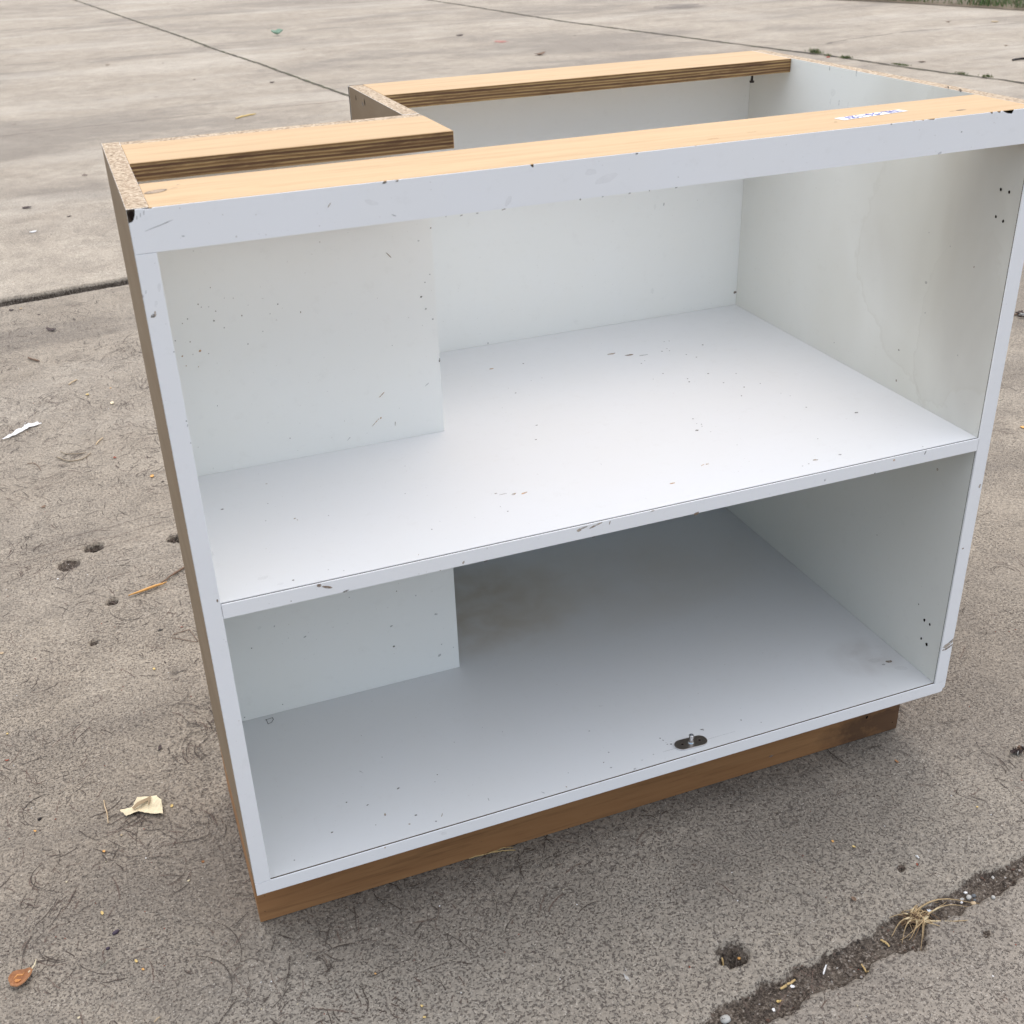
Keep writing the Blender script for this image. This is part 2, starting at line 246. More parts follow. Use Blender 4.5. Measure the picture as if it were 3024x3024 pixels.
DEBRIS = [
    ('green', 'leaf', 'leaf', 'pale green crumpled leaf lying far back on the slab left of the groove', None, [(1.9528, 10.1611)], 0.11903, 'green'),
    ('leaf', 'leaf', 'leaf', 'dark purplish leaf bit on the slab between the far hairline and the open joint', LFG, [(-0.2306, 4.1777)], 0.03909, 'dark'),
    ('leaf', 'leaf', 'leaf', 'small dark leaf bit just right of the purplish one beyond the open joint', LFG, [(-0.0722, 3.9371)], 0.02163, 'dark'),
    ('chip', 'paper_bit', 'paper bit', 'pair-like white paper crumb on the slab beyond the open joint', None, [(-0.2102, 3.7392)], 0.02582, 'white'),
    ('leaf', 'leaf', 'leaf', 'dark brown leaf bit on the far slab right beside the long groove', LFG, [(1.3565, 7.2116)], 0.03874, 'dark'),
    ('leaf', 'leaf', 'leaf', 'tiny brown leaf bit far back left, on the slab between two hairlines', LFG, [(0.4002, 8.9124)], 0.0313, 'brown'),
    ('straw', 'dry_straw', 'straw', 'yellow flat straw lying behind the left rear corner of the cabinet', None, [(0.9035, 5.8946), (0.9655, 5.9452), (1.0301, 5.9829)], 0.00958, 'yellow'),
    ('leaf', 'leaf', 'leaf', 'thick dark brown leaf bit just on the near side of the open joint', LFG, [(-0.1756, 2.5045)], 0.03276, 'dark'),
    ('leaf', 'leaf', 'leaf', 'dark leaf crumb on the lip of the open joint at the left edge', LFG, [(-0.2868, 2.7609)], 0.023, 'dark'),
    ('chip', 'wood_chip', 'wood chip', 'pale chip beside the dark crumb on the lip of the open joint', CHG, [(-0.2602, 2.7657)], 0.01259, 'tan'),
    ('leaf', 'leaf', 'leaf', 'tiny dark crumb between the open joint and the thick brown leaf bit', LFG, [(-0.2082, 2.6759)], 0.01032, 'dark'),
    ('leaf', 'leaf', 'leaf', 'dark leaf bit on the far slab, straight behind the notch of the cabinet', LFG, [(3.3311, 9.1027)], 0.06418, 'dark'),
    ('leaf', 'leaf', 'leaf', 'curled brown leaf on the far slab behind the back stretcher', LFG, [(3.413, 7.4882)], 0.09109, 'brown'),
    ('leaf', 'leaf', 'leaf', 'small brown leaf on the pale slab below the grass verge', LFG, [(7.1026, 7.4311)], 0.04839, 'brown'),
    ('leaf', 'leaf', 'leaf', 'flat tan leaf on the pale slab at the far right, nearest the grass verge', LFG, [(7.3869, 7.1994)], 0.0732, 'tan'),
    ('leaf', 'leaf', 'leaf', 'grey brown leaf on the pale slab midway between verge and mossy joint', LFG, [(5.3997, 5.6237)], 0.04506, 'brown'),
    ('leaf', 'leaf', 'leaf', 'small brown leaf at the far right above the black stick', LFG, [(6.3978, 5.9648)], 0.02911, 'brown'),
    ('straw', 'stick', 'stick', 'short black stick on the pale slab at the right edge', None, [(5.8938, 5.3376), (5.9579, 5.3529), (6.0351, 5.3391)], 0.01559, 'black'),
    ('chip', 'plastic_scrap', 'scrap', 'bright red orange plastic scrap lying at the mossy joint behind the cabinet', None, [(5.0417, 6.1684)], 0.03531, 'red'),
    ('chip', 'paper_bit', 'paper bit', 'white paper scrap at the edge of the grass verge', None, [(8.001, 9.1043)], 0.04336, 'white'),
    ('leaf', 'leaf_pile', 'leaf', 'dark brown clump of leaf litter right of the cabinet at the picture edge', None, [(2.3696, 1.391)], 0.03226, 'dark'),
    ('straw', 'stick', 'stick', 'short brown stick on the concrete left of the cabinet just before the open joint', None, [(-0.2425, 2.2836), (-0.2279, 2.2566), (-0.2142, 2.2415)], 0.0056, 'brown'),
    ('straw', 'stick', 'stick', 'small curved two-tone stick left of the cabinet, above the white paper strip', None, [(-0.1458, 2.0265), (-0.1342, 2.0416), (-0.1245, 2.0525)], 0.00352, 'tan'),
    ('chip', 'wood_chip', 'wood chip', 'tiny orange crumb right above the pale triangular chip', CHG, [(-0.0472, 1.957)], 0.00696, 'orange'),
    ('chip', 'wood_chip', 'wood chip', 'small yellow chip left of the pale triangular chip', CHG, [(-0.105, 1.9348)], 0.0129, 'yellow'),
    ('chip', 'wood_chip', 'wood chip', 'pale cream triangular chip left of the cabinet', CHG, [(-0.0506, 1.8467)], 0.01687, 'cream'),
    ('strip', 'paper_strip', 'paper', 'torn white paper strip lying at the left edge of the picture', None, [(-0.3033, 1.7265), (-0.2685, 1.7535), (-0.2467, 1.7821), (-0.2177, 1.7854)], 0.01741, 'white'),
    ('leaf', 'leaf', 'leaf', 'small rusty red leaf bit left of the cabinet below the paper strip', LFG, [(-0.0676, 1.5147)], 0.01217, 'rust'),
    ('straw', 'straw', 'straw', 'short pale straw above the rusty red leaf bit', None, [(-0.103, 1.6022), (-0.0974, 1.6184), (-0.0854, 1.6361)], 0.00312, 'tan'),
    ('straw', 'root', 'root', 'pale curved root piece shaped like a bowl, left of the cabinet', None, [(-0.1911, 1.5737), (-0.1797, 1.5545), (-0.1618, 1.5345), (-0.1363, 1.5345), (-0.116, 1.5621)], 0.00306, 'root'),
    ('straw', 'root', 'root', 'shorter curved root piece nested just above the bowl shaped one', None, [(-0.1808, 1.6022), (-0.1712, 1.5825), (-0.1497, 1.5706), (-0.1262, 1.5699)], 0.00232, 'root'),
    ('straw', 'root', 'root', 'dark hooked root thread near the left edge below the paper strip', None, [(-0.2527, 1.5665), (-0.2399, 1.5606), (-0.2309, 1.5429), (-0.2251, 1.5191)], 0.00189, 'brown'),
    ('leaf', 'leaf', 'leaf', 'thin brown leaf bit lying above the two neighbouring holes in the concrete', LFG, [(-0.2228, 1.3283)], 0.01192, 'brown'),
    ('chip', 'wood_chip', 'wood chip', 'flat orange sliver close to the left side of the cabinet at shelf height', CHG, [(0.0014, 1.3795)], 0.01321, 'orange'),
    ('leaf', 'leaf', 'leaf', 'tiny black crumb between the orange sliver and the cabinet', LFG, [(0.0197, 1.3428)], 0.00654, 'black'),
    ('split', 'twig', 'twig', 'dark twig with a split orange end leaning out from the left side of the cabinet', None, [(-0.0874, 0.8924), (-0.0369, 0.9072), (-0.0059, 0.933), (0.021, 0.9535)], 0.00546, 'brown'),
    ('leaf', 'leaf', 'leaf', 'small black curled crumb left of the cabinet below the split twig', LFG, [(-0.0454, 0.7596)], 0.00868, 'black'),
    ('leaf', 'leaf', 'leaf', 'dark red crumb close to the cabinet side below the split twig', LFG, [(-0.0107, 0.7547)], 0.0058, 'rust'),
    ('straw', 'root', 'root', 'thin dark bent root touching the left side of the cabinet below the split twig', None, [(-0.0282, 0.735), (-0.0131, 0.7397), (-0.0002, 0.7375), (0.0048, 0.7194), (0.0093, 0.6978), (-0.0092, 0.7115), (-0.0318, 0.7287)], 0.00126, 'brown'),
    ('chip', 'wood_chip', 'wood chip', 'yellow brown chip at the left picture edge, level with the small round hole', CHG, [(-0.2997, 0.7967)], 0.00847, 'tan'),
    ('chip', 'wood_chip', 'wood chip', 'pale yellow flake in a dark curl of the concrete close to the cabinet', CHG, [(-0.0672, 0.6504)], 0.0077, 'yellow'),
    ('chip', 'grit_bit', 'chip', 'bright white crumb just below the shallow oval hole', None, [(-0.2045, 1.012)], 0.00501, 'white'),
    ('tape', 'masking_tape', 'tape', 'torn crumpled piece of cream masking tape lying left of the plinth corner', None, [(-0.1445, 0.3261), (-0.1366, 0.3121), (-0.1173, 0.3131), (-0.1062, 0.3021), (-0.0894, 0.295), (-0.0885, 0.3209), (-0.0947, 0.336), (-0.1192, 0.3427), (-0.1296, 0.3276)], 0.00464, 'cream'),
    ('straw', 'straw', 'straw', 'thin pale bent straw standing out left of the masking tape', None, [(-0.1636, 0.3589), (-0.1632, 0.3438), (-0.1613, 0.33), (-0.1612, 0.3101)], 0.00188, 'tan'),
    ('chip', 'wood_chip', 'wood chip', 'folded golden chip right beside the masking tape', CHG, [(-0.0772, 0.3111)], 0.00699, 'yellow'),
    ('chip', 'wood_chip', 'wood chip', 'orange chip left of the masking tape near a dark pebble', CHG, [(-0.2539, 0.3333)], 0.00501, 'orange'),
    ('chip', 'wood_chip', 'wood chip', 'small tan chip directly below the masking tape', CHG, [(-0.1462, 0.2797)], 0.00498, 'tan'),
    ('chip', 'wood_chip', 'wood chip', 'orange pointed chip a little further below the masking tape', CHG, [(-0.1702, 0.2579)], 0.00534, 'orange'),
    ('chip', 'wood_chip', 'wood chip', 'thick brown chip near the bottom left corner of the cabinet', CHG, [(-0.051, 0.189)], 0.0057, 'bchip'),
    ('chip', 'wood_chip', 'wood chip', 'pale tan chip left of the cabinet corner below the thick brown one', CHG, [(-0.0727, 0.1631)], 0.00517, 'cream'),
    ('peb', 'pebble', 'pebble', 'small black pebble left of the masking tape', None, [(-0.2479, 0.3557)], 0.00508, 'black'),
    ('leaf', 'leaf', 'leaf', 'dark pointed leaf bit above the masking tape', LFG, [(-0.0795, 0.4435)], 0.00997, 'dark'),
    ('chip', 'wood_chip', 'wood chip', 'yellow angular chip above the larger dark pebble', CHG, [(-0.179, 0.1494)], 0.00585, 'yellow'),
    ('peb', 'pebble', 'pebble', 'larger dark purple pebble at the lower left, uppermost of two', None, [(-0.1655, 0.1128)], 0.00697, 'purple'),
    ('peb', 'pebble', 'pebble', 'smaller dark purple pebble at the lower left, below the other one', None, [(-0.1761, 0.0909)], 0.00565, 'purple'),
    ('chip', 'wood_chip', 'wood chip', 'yellow chip at the lower left above the orange bottom chip', CHG, [(-0.1461, 0.0578)], 0.00518, 'yellow'),
    ('chip', 'wood_chip', 'wood chip', 'orange chip at the lower left right below the yellow one', CHG, [(-0.1397, 0.0427)], 0.00514, 'orange'),
    ('chip', 'wood_chip', 'wood chip', 'pale yellow chip at the bottom edge of the picture', CHG, [(-0.2132, 0.0035)], 0.00455, 'cream'),
    ('straw', 'straw', 'straw', 'short pale straw at the bottom edge right of the pale yellow chip', None, [(-0.1348, -0.0355), (-0.1312, -0.0332), (-0.1277, -0.0314)], 0.00151, 'tan'),
    ('pod', 'seed_pod', 'seed pod', 'curled orange brown seed husk with a pale stem at the bottom left', None, [(-0.2745, 0.0817)], 0.02434, 'pod'),
    ('straw', 'straw', 'straw', 'thin grey straw lying right of the seed husk', None, [(-0.1878, 0.0639), (-0.1808, 0.0677), (-0.1741, 0.0726)], 0.00099, 'grey'),
    ('leaf', 'leaf', 'leaf', 'tiny red crumb at the left picture edge level with the floor of the cabinet', LFG, [(-0.2901, 0.5027)], 0.00543, 'rust'),
    ('chip', 'wood_chip', 'wood chip', 'pale thin chip left of the lower plinth area, right of the black pebble', CHG, [(-0.2181, 0.2211)], 0.00345, 'cream'),
    ('chip', 'grit_bit', 'chip', 'tiny white crumb halfway between masking tape and cabinet corner', None, [(-0.1197, 0.2243)], 0.00265, 'white'),
    ('chip', 'wood_chip', 'wood chip', 'tiny yellow chip near the left edge above the red crumb', CHG, [(-0.2903, 0.5682)], 0.0051, 'yellow'),
    ('straw', 'straw', 'straw', 'golden straw sticking out from under the front plinth', None, [(0.269, 0.0601), (0.2939, 0.0585), (0.3138, 0.0553), (0.3294, 0.0506)], 0.00174, 'straw'),
    ('straw', 'straw', 'straw', 'second thinner golden straw beside the one under the plinth', None, [(0.2948, 0.0607), (0.313, 0.0595), (0.3289, 0.0567)], 0.00132, 'straw'),
    ('chip', 'grit_bit', 'chip', 'white crumb on the shaded concrete below the plinth middle', None, [(0.2099, 0.0006)], 0.00291, 'white'),
    ('chip', 'wood_chip', 'wood chip', 'lone orange chip on the shaded concrete in front of the cabinet', CHG, [(0.1105, -0.0669)], 0.00313, 'orange'),
    ('chip', 'wood_chip', 'wood chip', 'yellow flake at the bottom edge in front of the cabinet, upper of two', CHG, [(0.147, -0.1302)], 0.00454, 'yellow'),
    ('chip', 'wood_chip', 'wood chip', 'yellow flake at the bottom edge in front of the cabinet, lower of two', CHG, [(0.1454, -0.1456)], 0.00487, 'yellow'),
    ('straw', 'seed', 'seed', 'pale white oval seed on the concrete above the dirt filled joint', None, [(0.793, -0.1578), (0.7932, -0.1602), (0.7941, -0.1629)], 0.00215, 'white'),
    ('chip', 'wood_chip', 'wood chip', 'orange chip on the shaded concrete right of the pin plate line', CHG, [(0.7131, -0.095)], 0.00482, 'orange'),
    ('chip', 'wood_chip', 'wood chip', 'yellow forked flake right of the orange chip in the shaded area', CHG, [(0.7314, -0.1143)], 0.00522, 'yellow'),
    ('leaf', 'leaf', 'leaf', 'dark red crumb just below the white seed', LFG, [(0.7856, -0.1704)], 0.00468, 'rust'),
    ('leaf', 'leaf', 'leaf', 'curled brown leaf bit above the dirt filled joint, left of the weed', LFG, [(0.679, -0.1865)], 0.00907, 'brown'),
    ('chip', 'wood_chip', 'wood chip', 'yellow flake on the bright concrete right of the cabinet', CHG, [(0.9248, -0.1173)], 0.00451, 'yellow'),
    ('leaf', 'leaf', 'leaf', 'small brown leaf bit just right of the plinth end', LFG, [(0.8854, -0.0001)], 0.00572, 'bchip'),
    ('leaf', 'leaf_pile', 'leaf', 'grey and orange litter crumbs at the right picture edge level with the cabinet bottom', None, [(1.0547, -0.0515)], 0.01437, 'dark'),
    ('chip', 'wood_chip', 'wood chip', 'orange chip at the right picture edge beside the right stile', CHG, [(1.8403, 0.8041)], 0.01516, 'orange'),
    ('chip', 'wood_chip', 'wood chip', 'orange flake lying inside the big round hole', CHG, [(0.512, -0.2002)], 0.00631, 'orange'),
    ('straw', 'stick', 'stick', 'short tan splinter at the left wall of the big round hole', None, [(0.4909, -0.1961), (0.4908, -0.2018), (0.491, -0.2075)], 0.00236, 'straw'),
    ('straw', 'stick', 'stick', 'white splinter standing on the dirt filled joint', None, [(0.5864, -0.2597), (0.5913, -0.2549), (0.5967, -0.2503)], 0.00232, 'white'),
    ('straw', 'stick', 'stick', 'flat tan splinter on the upper edge of the dirt filled joint', None, [(0.5298, -0.2593), (0.5407, -0.2567), (0.5519, -0.2547)], 0.00343, 'straw'),
    ('chip', 'paper_bit', 'paper bit', 'white scrap touching the flat tan splinter', None, [(0.5454, -0.2598)], 0.00612, 'white'),
    ('straw', 'stick', 'stick', 'brown pointed splinter in the dirt joint left of the weed', None, [(0.6345, -0.2649), (0.6335, -0.2719), (0.6314, -0.2802)], 0.00234, 'straw'),
    ('peb', 'pebble', 'pebble', 'oblong pale grey stone at the bottom of the dirt filled joint', None, [(0.4523, -0.2705)], 0.01263, 'stone'),
    ('chip', 'paper_bit', 'paper bit', 'white flake in the dirt joint right of the oblong stone', None, [(0.5081, -0.2796)], 0.00599, 'white'),
    ('chip', 'wood_chip', 'wood chip', 'yellow forked chip in the dirt joint above the white flake', CHG, [(0.5202, -0.2708)], 0.00642, 'yellow'),
    ('chip', 'wood_chip', 'wood chip', 'yellow chip in the dirt joint directly below the weed', CHG, [(0.7018, -0.2729)], 0.00511, 'yellow'),
    ('straw', 'stick', 'stick', 'tan splinter in the dirt joint just left of the weed', None, [(0.6751, -0.2461), (0.6773, -0.2511), (0.6789, -0.2565)], 0.00278, 'straw'),
    ('chip', 'paper_bit', 'paper bit', 'pale blue white scrap caught in the dry weed', None, [(0.7553, -0.2326)], 0.00653, 'bluew'),
    ('peb', 'pebble', 'pebble', 'round tan pebble lowest of the cluster right of the weed', 'pebbles in the dirt filled joint', [(0.8113, -0.2436)], 0.00739, 'tan'),
    ('peb', 'pebble', 'pebble', 'brownish grey pebble in the middle of the cluster right of the weed', 'pebbles in the dirt filled joint', [(0.8126, -0.2337)], 0.00743, 'stone'),
    ('peb', 'pebble', 'pebble', 'small grey pebble left in the cluster right of the weed', 'pebbles in the dirt filled joint', [(0.8051, -0.2312)], 0.00495, 'stone'),
    ('peb', 'pebble', 'pebble', 'small whitish pebble topmost of the cluster right of the weed', 'pebbles in the dirt filled joint', [(0.8147, -0.2259)], 0.00456, 'white'),
    ('peb', 'pebble', 'pebble', 'bluish dark pebble upper right in the cluster right of the weed', 'pebbles in the dirt filled joint', [(0.8226, -0.2316)], 0.00621, 'dgrey'),
    ('peb', 'pebble', 'pebble', 'tiny white sliver pebble leftmost in the cluster right of the weed', 'pebbles in the dirt filled joint', [(0.8015, -0.2349)], 0.0037, 'white'),
    ('peb', 'pebble', 'pebble', 'flat oblong grey pebble lying apart to the right of the pebble cluster', 'pebbles in the dirt filled joint', [(0.8351, -0.249)], 0.00658, 'stone'),
    ('peb', 'pebble', 'pebble', 'tiny dark pebble wedged right of the middle of the pebble cluster', 'pebbles in the dirt filled joint', [(0.8172, -0.2391)], 0.00412, 'dgrey'),
]

# ------------------------------------------------------------------ numpy noise
rs = np.random.RandomState(5)
LAT = rs.rand(256, 256)
def vn(x, y, s, seed=0):
    x = x * s + seed * 17.3; y = y * s + seed * 9.1
    xi = np.floor(x).astype(int); yi = np.floor(y).astype(int)
    fx = x - xi; fy = y - yi; fx = fx * fx * (3 - 2 * fx); fy = fy * fy * (3 - 2 * fy)
    g = lambda i, j: LAT[i % 256, j % 256]
    return (g(xi, yi) * (1 - fx) + g(xi + 1, yi) * fx) * (1 - fy) + (g(xi, yi + 1) * (1 - fx) + g(xi + 1, yi + 1) * fx) * fy
def fbm(x, y, s, o=4, seed=0):
    t = 0; a = .5; w = 0
    for i in range(o):
        t = t + a * vn(x, y, s * 2 ** i, seed + i); w += a; a *= .55
    return t / w

# ------------------------------------------------------------------ ground
J4T = [(-1.2, -.5), (.2, -.29), (.4285, -.2623), (.4972, -.2514), (.5868, -.2419), (.6829, -.2297), (.7229, -.2234), (.7909, -.2223), (.8552, -.2093), (.9223, -.2055), (1.3, -.15), (3, .1)]
J4B = [(-1.2, -.54), (.2, -.33), (.42, -.303), (.4956, -.293), (.5252, -.2926), (.5621, -.2783), (.6256, -.2843), (.6532, -.2695), (.7123, -.2753), (.7381, -.2556), (.8069, -.2469), (.8806, -.2417), (.9, -.2399), (1.3, -.185), (3, .05)]
HOLES = [(-.1356, 1.1071, .0155, .017, .018), (-.1842, 1.0583, .019, .019, .007), (.0149, 1.077, .013, .016, .016), (-.1147, .8899, .0085, .0105, .014),
         (-.1545, .7684, .0062, .006, .012), (.5037, -.2004, .0170, .0155, .016), (.7652, -.1649, .006, .005, .005), (.7908, -.2882, .006, .004, .005)]
def trench(x, y):
    t = np.interp(x, [p[0] for p in J4T], [p[1] for p in J4T]); b = np.interp(x, [p[0] for p in J4B], [p[1] for p in J4B])
    j = (fbm(x, y, 45, 4, 3) - .5) * .020 + (fbm(x, y, 210, 2, 13) - .5) * .006
    d = np.minimum(t - y, y - b) + j
    return np.clip(d / .006 + .35, 0, 1)
def joint2(x, y):
    yc = 2.8472 + (x + .3208) * (2.9112 - 2.8472) / .396
    return y - yc + (fbm(x, y, 12, 3, 8) - .5) * .012
def ground_h(x, y):
    h = (fbm(x, y, 1.3, 2, 1) - .5) * .004 + (fbm(x, y, 40, 3, 2) - .5) * .0012 + (fbm(x, y, 130, 2, 12) - .5) * .0016
    near = np.clip(1 - (np.hypot(x - .6, y - .3) - 3) / 2, 0, 1)
    # level under the cabinet so that it stands on the slab
    inx = np.clip(1 - np.maximum(np.maximum(-.02 - x, x - .97), np.maximum(-.02 - y, y - .6)) / .12, 0, 1)
    h = h * near * (1 - inx) - .0012 * inx + (fbm(x, y, 130, 2, 12) - .5) * .0012 * inx
    tr = trench(x, y)
    h = h - tr * (.008 - .010 * (fbm(x, y, 45, 3, 5) - .5)) * near
    d = joint2(x, y)
    g = np.exp(-((d + .004) / .018) ** 4) * np.clip(1 - np.abs(x + .1) / 3, 0, 1)
    h = h - g * .05 + np.clip((d + .002) / .012, 0, 1) * .012 * np.exp(-np.clip(d, 0, 9) / .5) * (x < 3)
    dirt = np.maximum(tr, np.clip(g * 2.6, 0, 2.6))
    for cx, cy, rx, ry, dep in HOLES:
        q = np.hypot((x - cx) / rx, (y - cy) / ry) + (fbm(x, y, 110, 2, 6) - .5) * .6
        k = np.clip((1.12 - q) * 4.5, 0, 1)
        h = h - k * dep * (1 + (fbm(x, y, 200, 2, 9) - .5) * .8); dirt = np.maximum(dirt, k * (1.0 + dep * 38))
    return h, dirt
def axis(segs):
    out = [segs[0][0]]
    for a, b, st0, st1 in segs:
        x = a; s_ = st0
        n_ = max(1, int((b - a) / ((st0 + st1) / 2)))
        ws = np.linspace(st0, st1, n_); ws *= (b - a) / ws.sum()
        out += list(a + np.cumsum(ws))
    return np.array(out)
ax_x = axis([(-60, -2, 8, .4), (-2, -.36, .3, .01), (-.36, 1.1, .0038, .0038), (1.1, 2.7, .006, .02), (2.7, 12, .05, .5), (12, 90, 1, 10)])
ax_y = axis([(-60, -2, 8, .4), (-2, -.42, .3, .01), (-.42, 1.25, .0038, .0038), (1.25, 2.75, .006, .01), (2.75, 3.02, .004, .004), (3.02, 18, .03, .5), (18, 110, 1, 10)])
X, Y = np.meshgrid(ax_x, ax_y)
Hh, Dd = ground_h(X, Y)
nx_, ny_ = len(ax_x), len(ax_y)
gv = np.stack([X, Y, Hh], -1).reshape(-1, 3)
ii = np.arange((ny_ - 1) * (nx_ - 1)); r_ = ii // (nx_ - 1); c_ = ii % (nx_ - 1); a_ = r_ * nx_ + c_
gf = np.stack([a_, a_ + 1, a_ + nx_ + 1, a_ + nx_], -1)
print('ground verts', len(gv))

# scratches, swirls and pits of the trowelled concrete, joint lines: thin ribbons that belong to the slab's surface
RV = []; RF = []; RM = []
def ribbon(pts, w, mi, zl):
    P = np.array(pts); n = len(P)
    T = np.gradient(P, axis=0); L_ = np.hypot(T[:, 0], T[:, 1]) + 1e-9; Nn = np.stack([-T[:, 1] / L_, T[:, 0] / L_], -1)
    W_ = np.asarray(w) if np.ndim(w) else np.full(n, w)
    A = P + Nn * W_[:, None] / 2; B = P - Nn * W_[:, None] / 2
    k = len(RV)
    for a, b in zip(A, B): RV.append((a[0], a[1], zl)); RV.append((b[0], b[1], zl))
    for i in range(n - 1):
        RF.append((k + 2 * i, k + 2 * i + 1, k + 2 * i + 3, k + 2 * i + 2)); RM.append(mi)
rr = random.Random(11)
def near_ok(x, y): return not (0.02 < x < .93 and .08 < y < .55)
def arc(cx, cy, r, a0, span, w, mi):
    n = max(3, min(9, int(abs(span) * r / .006) + 2)); pts = []; ws = []
    wob = rr.uniform(-.1, .1)
    for i in range(n):
        t = i / (n - 1); a = a0 + span * t; q = r * (1 + wob * t * t + rr.gauss(0, .004))
        pts.append((cx + q * math.cos(a), cy + q * math.sin(a)))
        ws.append(w * (.35 + .65 * math.sin(math.pi * (.08 + .84 * t))) * rr.uniform(.7, 1.2))
    if near_ok(*pts[0]): ribbon(pts, ws, mi, rr.uniform(.0002, .0012))
for k in range(640):
    # centres denser near the camera
    cx = rr.uniform(-.6, 1.9); cy = -.55 + 3.4 * rr.random() ** 1.7
    if rr.random() < .45: cx = rr.uniform(-.55, .15)
    rad = rr.uniform(.03, .22); a0 = rr.uniform(0, 6.28); sp = rr.uniform(.5, 2.0)
    for j in range(rr.randint(6, 26)):
        r = rad * rr.uniform(.45, 1.5)
        ln = rr.choice([.008, .012, .016, .024, .04]) * rr.uniform(.6, 1.3)
        arc(cx, cy, r, a0 + rr.uniform(0, sp), min(ln / r, 2.2) * rr.choice((-1, 1)), rr.uniform(.0009, .0022), 1 if rr.random() < .62 else 2)
for k in range(130):   # longer single swirls
    cx = rr.uniform(-.6, .25) if rr.random() < .6 else rr.uniform(.9, 2.2); cy = rr.uniform(-.5, 2.0)
    arc(cx, cy, rr.uniform(.012, .06), rr.uniform(0, 6.28), rr.uniform(.8, 2.4), rr.uniform(.0007, .0013), 1)
for k in range(60000):   # flecks following the swirl
    y = -.5 + 3.0 * rr.random() ** 1.8
    x = rr.uniform(-.5, .12) if rr.random() < .42 else rr.uniform(0, 1.0 + y)
    if not near_ok(x, y) or (y > .5 and .0 < x < 1.0): continue
    a = 9 * float(vn(np.array(x), np.array(y), 3.1, 2)) + rr.gauss(0, .35)
    L_ = rr.uniform(.0008, .0030) * (1 if rr.random() < .85 else 2.6)
    if rr.random() > .25 + 1.5 * max(0, float(vn(np.array(x), np.array(y), 14, 7)) - .3): continue
    dx, dy = math.cos(a) * L_ / 2, math.sin(a) * L_ / 2
    w = rr.uniform(.0006, .0019)
    ribbon([(x - dx, y - dy), (x + rr.gauss(0, .0004), y + rr.gauss(0, .0004)), (x + dx, y + dy)], [w * .5, w, w * .4], 1 if rr.random() < .6 else 2, rr.uniform(.0002, .0012))
def jl(P, w, mi, z, step=.05, jit=.004):
    pts = []
    for a, b in zip(P[:-1], P[1:]):
        L_ = math.dist(a, b); n = max(1, int(L_ / step))
        for i in range(n):
            t = i / n; pts.append((a[0] + (b[0] - a[0]) * t + rr.gauss(0, jit), a[1] + (b[1] - a[1]) * t + rr.gauss(0, jit)))
    pts.append(P[-1])
    ribbon(pts, [w * rr.uniform(.6, 1.3) for _ in pts], mi, z)
jl([(2.22, 3.0), (1.6494, 6.5294), (1.4577, 8.2684), (1.3139, 9.3302), (1.1809, 10.5878), (.9218, 12.6403), (.4974, 16.1308), (-.6, 26)], .022, 3, .0035)
jl([(5.95, -2), (5.6, 2), (5.3038, 4.5882), (5.17, 5.3891), (5.09, 6.2377), (5.0, 6.7379), (4.82, 7.8122), (4.5346, 9.562), (4.3246, 11.9667), (4.0, 15), (2.8, 26)], .026, 3, .0040)
jl([(-3, 5.9), (-.3489, 6.0341), (.1856, 6.1087), (.5669, 6.1396), (1.6, 6.1904)], .008, 4, .0030)
jl([(1.3, 6.16), (1.66, 6.19)], .012, 5, .0034)
jl([(-3, 9.6), (-.3797, 9.4), (.3801, 9.3804), (1.30, 9.3515)], .012, 4, .0030)
jl([(-3, 12.3), (-.4059, 12.524), (1.2924, 12.778), (4.2, 13.3)], .018, 4, .0030)
jl([(5.4651, 6.8061), (5.75, 6.93), (6.1012, 7.0039), (6.4872, 7.0866), (7.1082, 7.0301), (8, 7.0)], .02, 4, .0031)
jl([(-.6, 1.16), (-.3, 1.145), (-.05, 1.19), (.1, 1.23), (.6, 1.3)], .0016, 2, .0014, .02, .0012)
jl([(-.6, 1.10), (-.28, 1.10), (-.03, 1.15), (.1, 1.17)], .0014, 2, .0016, .02, .0012)
jl([(-.6, 1.08), (-.2, 1.085), (.05, 1.13)], .0012, 2, .0017, .02, .0015)
def blotch(x, y, rx, ry, mi, z, n=14):
    k = len(RV); ph = rr.random() * 6
    for j in range(n):
        t = 2 * math.pi * j / n; q = rr.uniform(.7, 1.2)
        RV.append((x + rx * q * math.cos(t), y + ry * q * math.sin(t), z))
    RF.append(tuple(range(k, k + n))); RM.append(mi)
blotch(3.4697, 8.4594, .06, .09, 6, .0042)
blotch(.3764, -.1782, .0035, .010, 7, .0014); blotch(.378, -.170, .002, .006, 7, .0015)
for k in range(26):   # small oil and mud specks on the far slabs
    y = rr.uniform(3.3, 13); x = -.3 + rr.random() * y * .62
    blotch(x, y, rr.uniform(.005, .02), rr.uniform(.008, .03), 2, .0036 + k * 2e-5, 8)
blotch(7.12, 6.0, .09, .05, 1, .0045); blotch(6.05, 10.2, .3, .25, 8, .0046)

k0 = len(gv)
me = bpy.data.meshes.new('ground')
allv = np.concatenate([gv, np.array(RV)])
me.from_pydata(allv.tolist(), [], gf.tolist() + [tuple(k0 + a for a in f) for f in RF])
at_ = me.attributes.new('dirt', 'FLOAT', 'POINT')
at_.data.foreach_set('value', np.concatenate([Dd.reshape(-1), np.zeros(len(RV))]).astype('f4'))

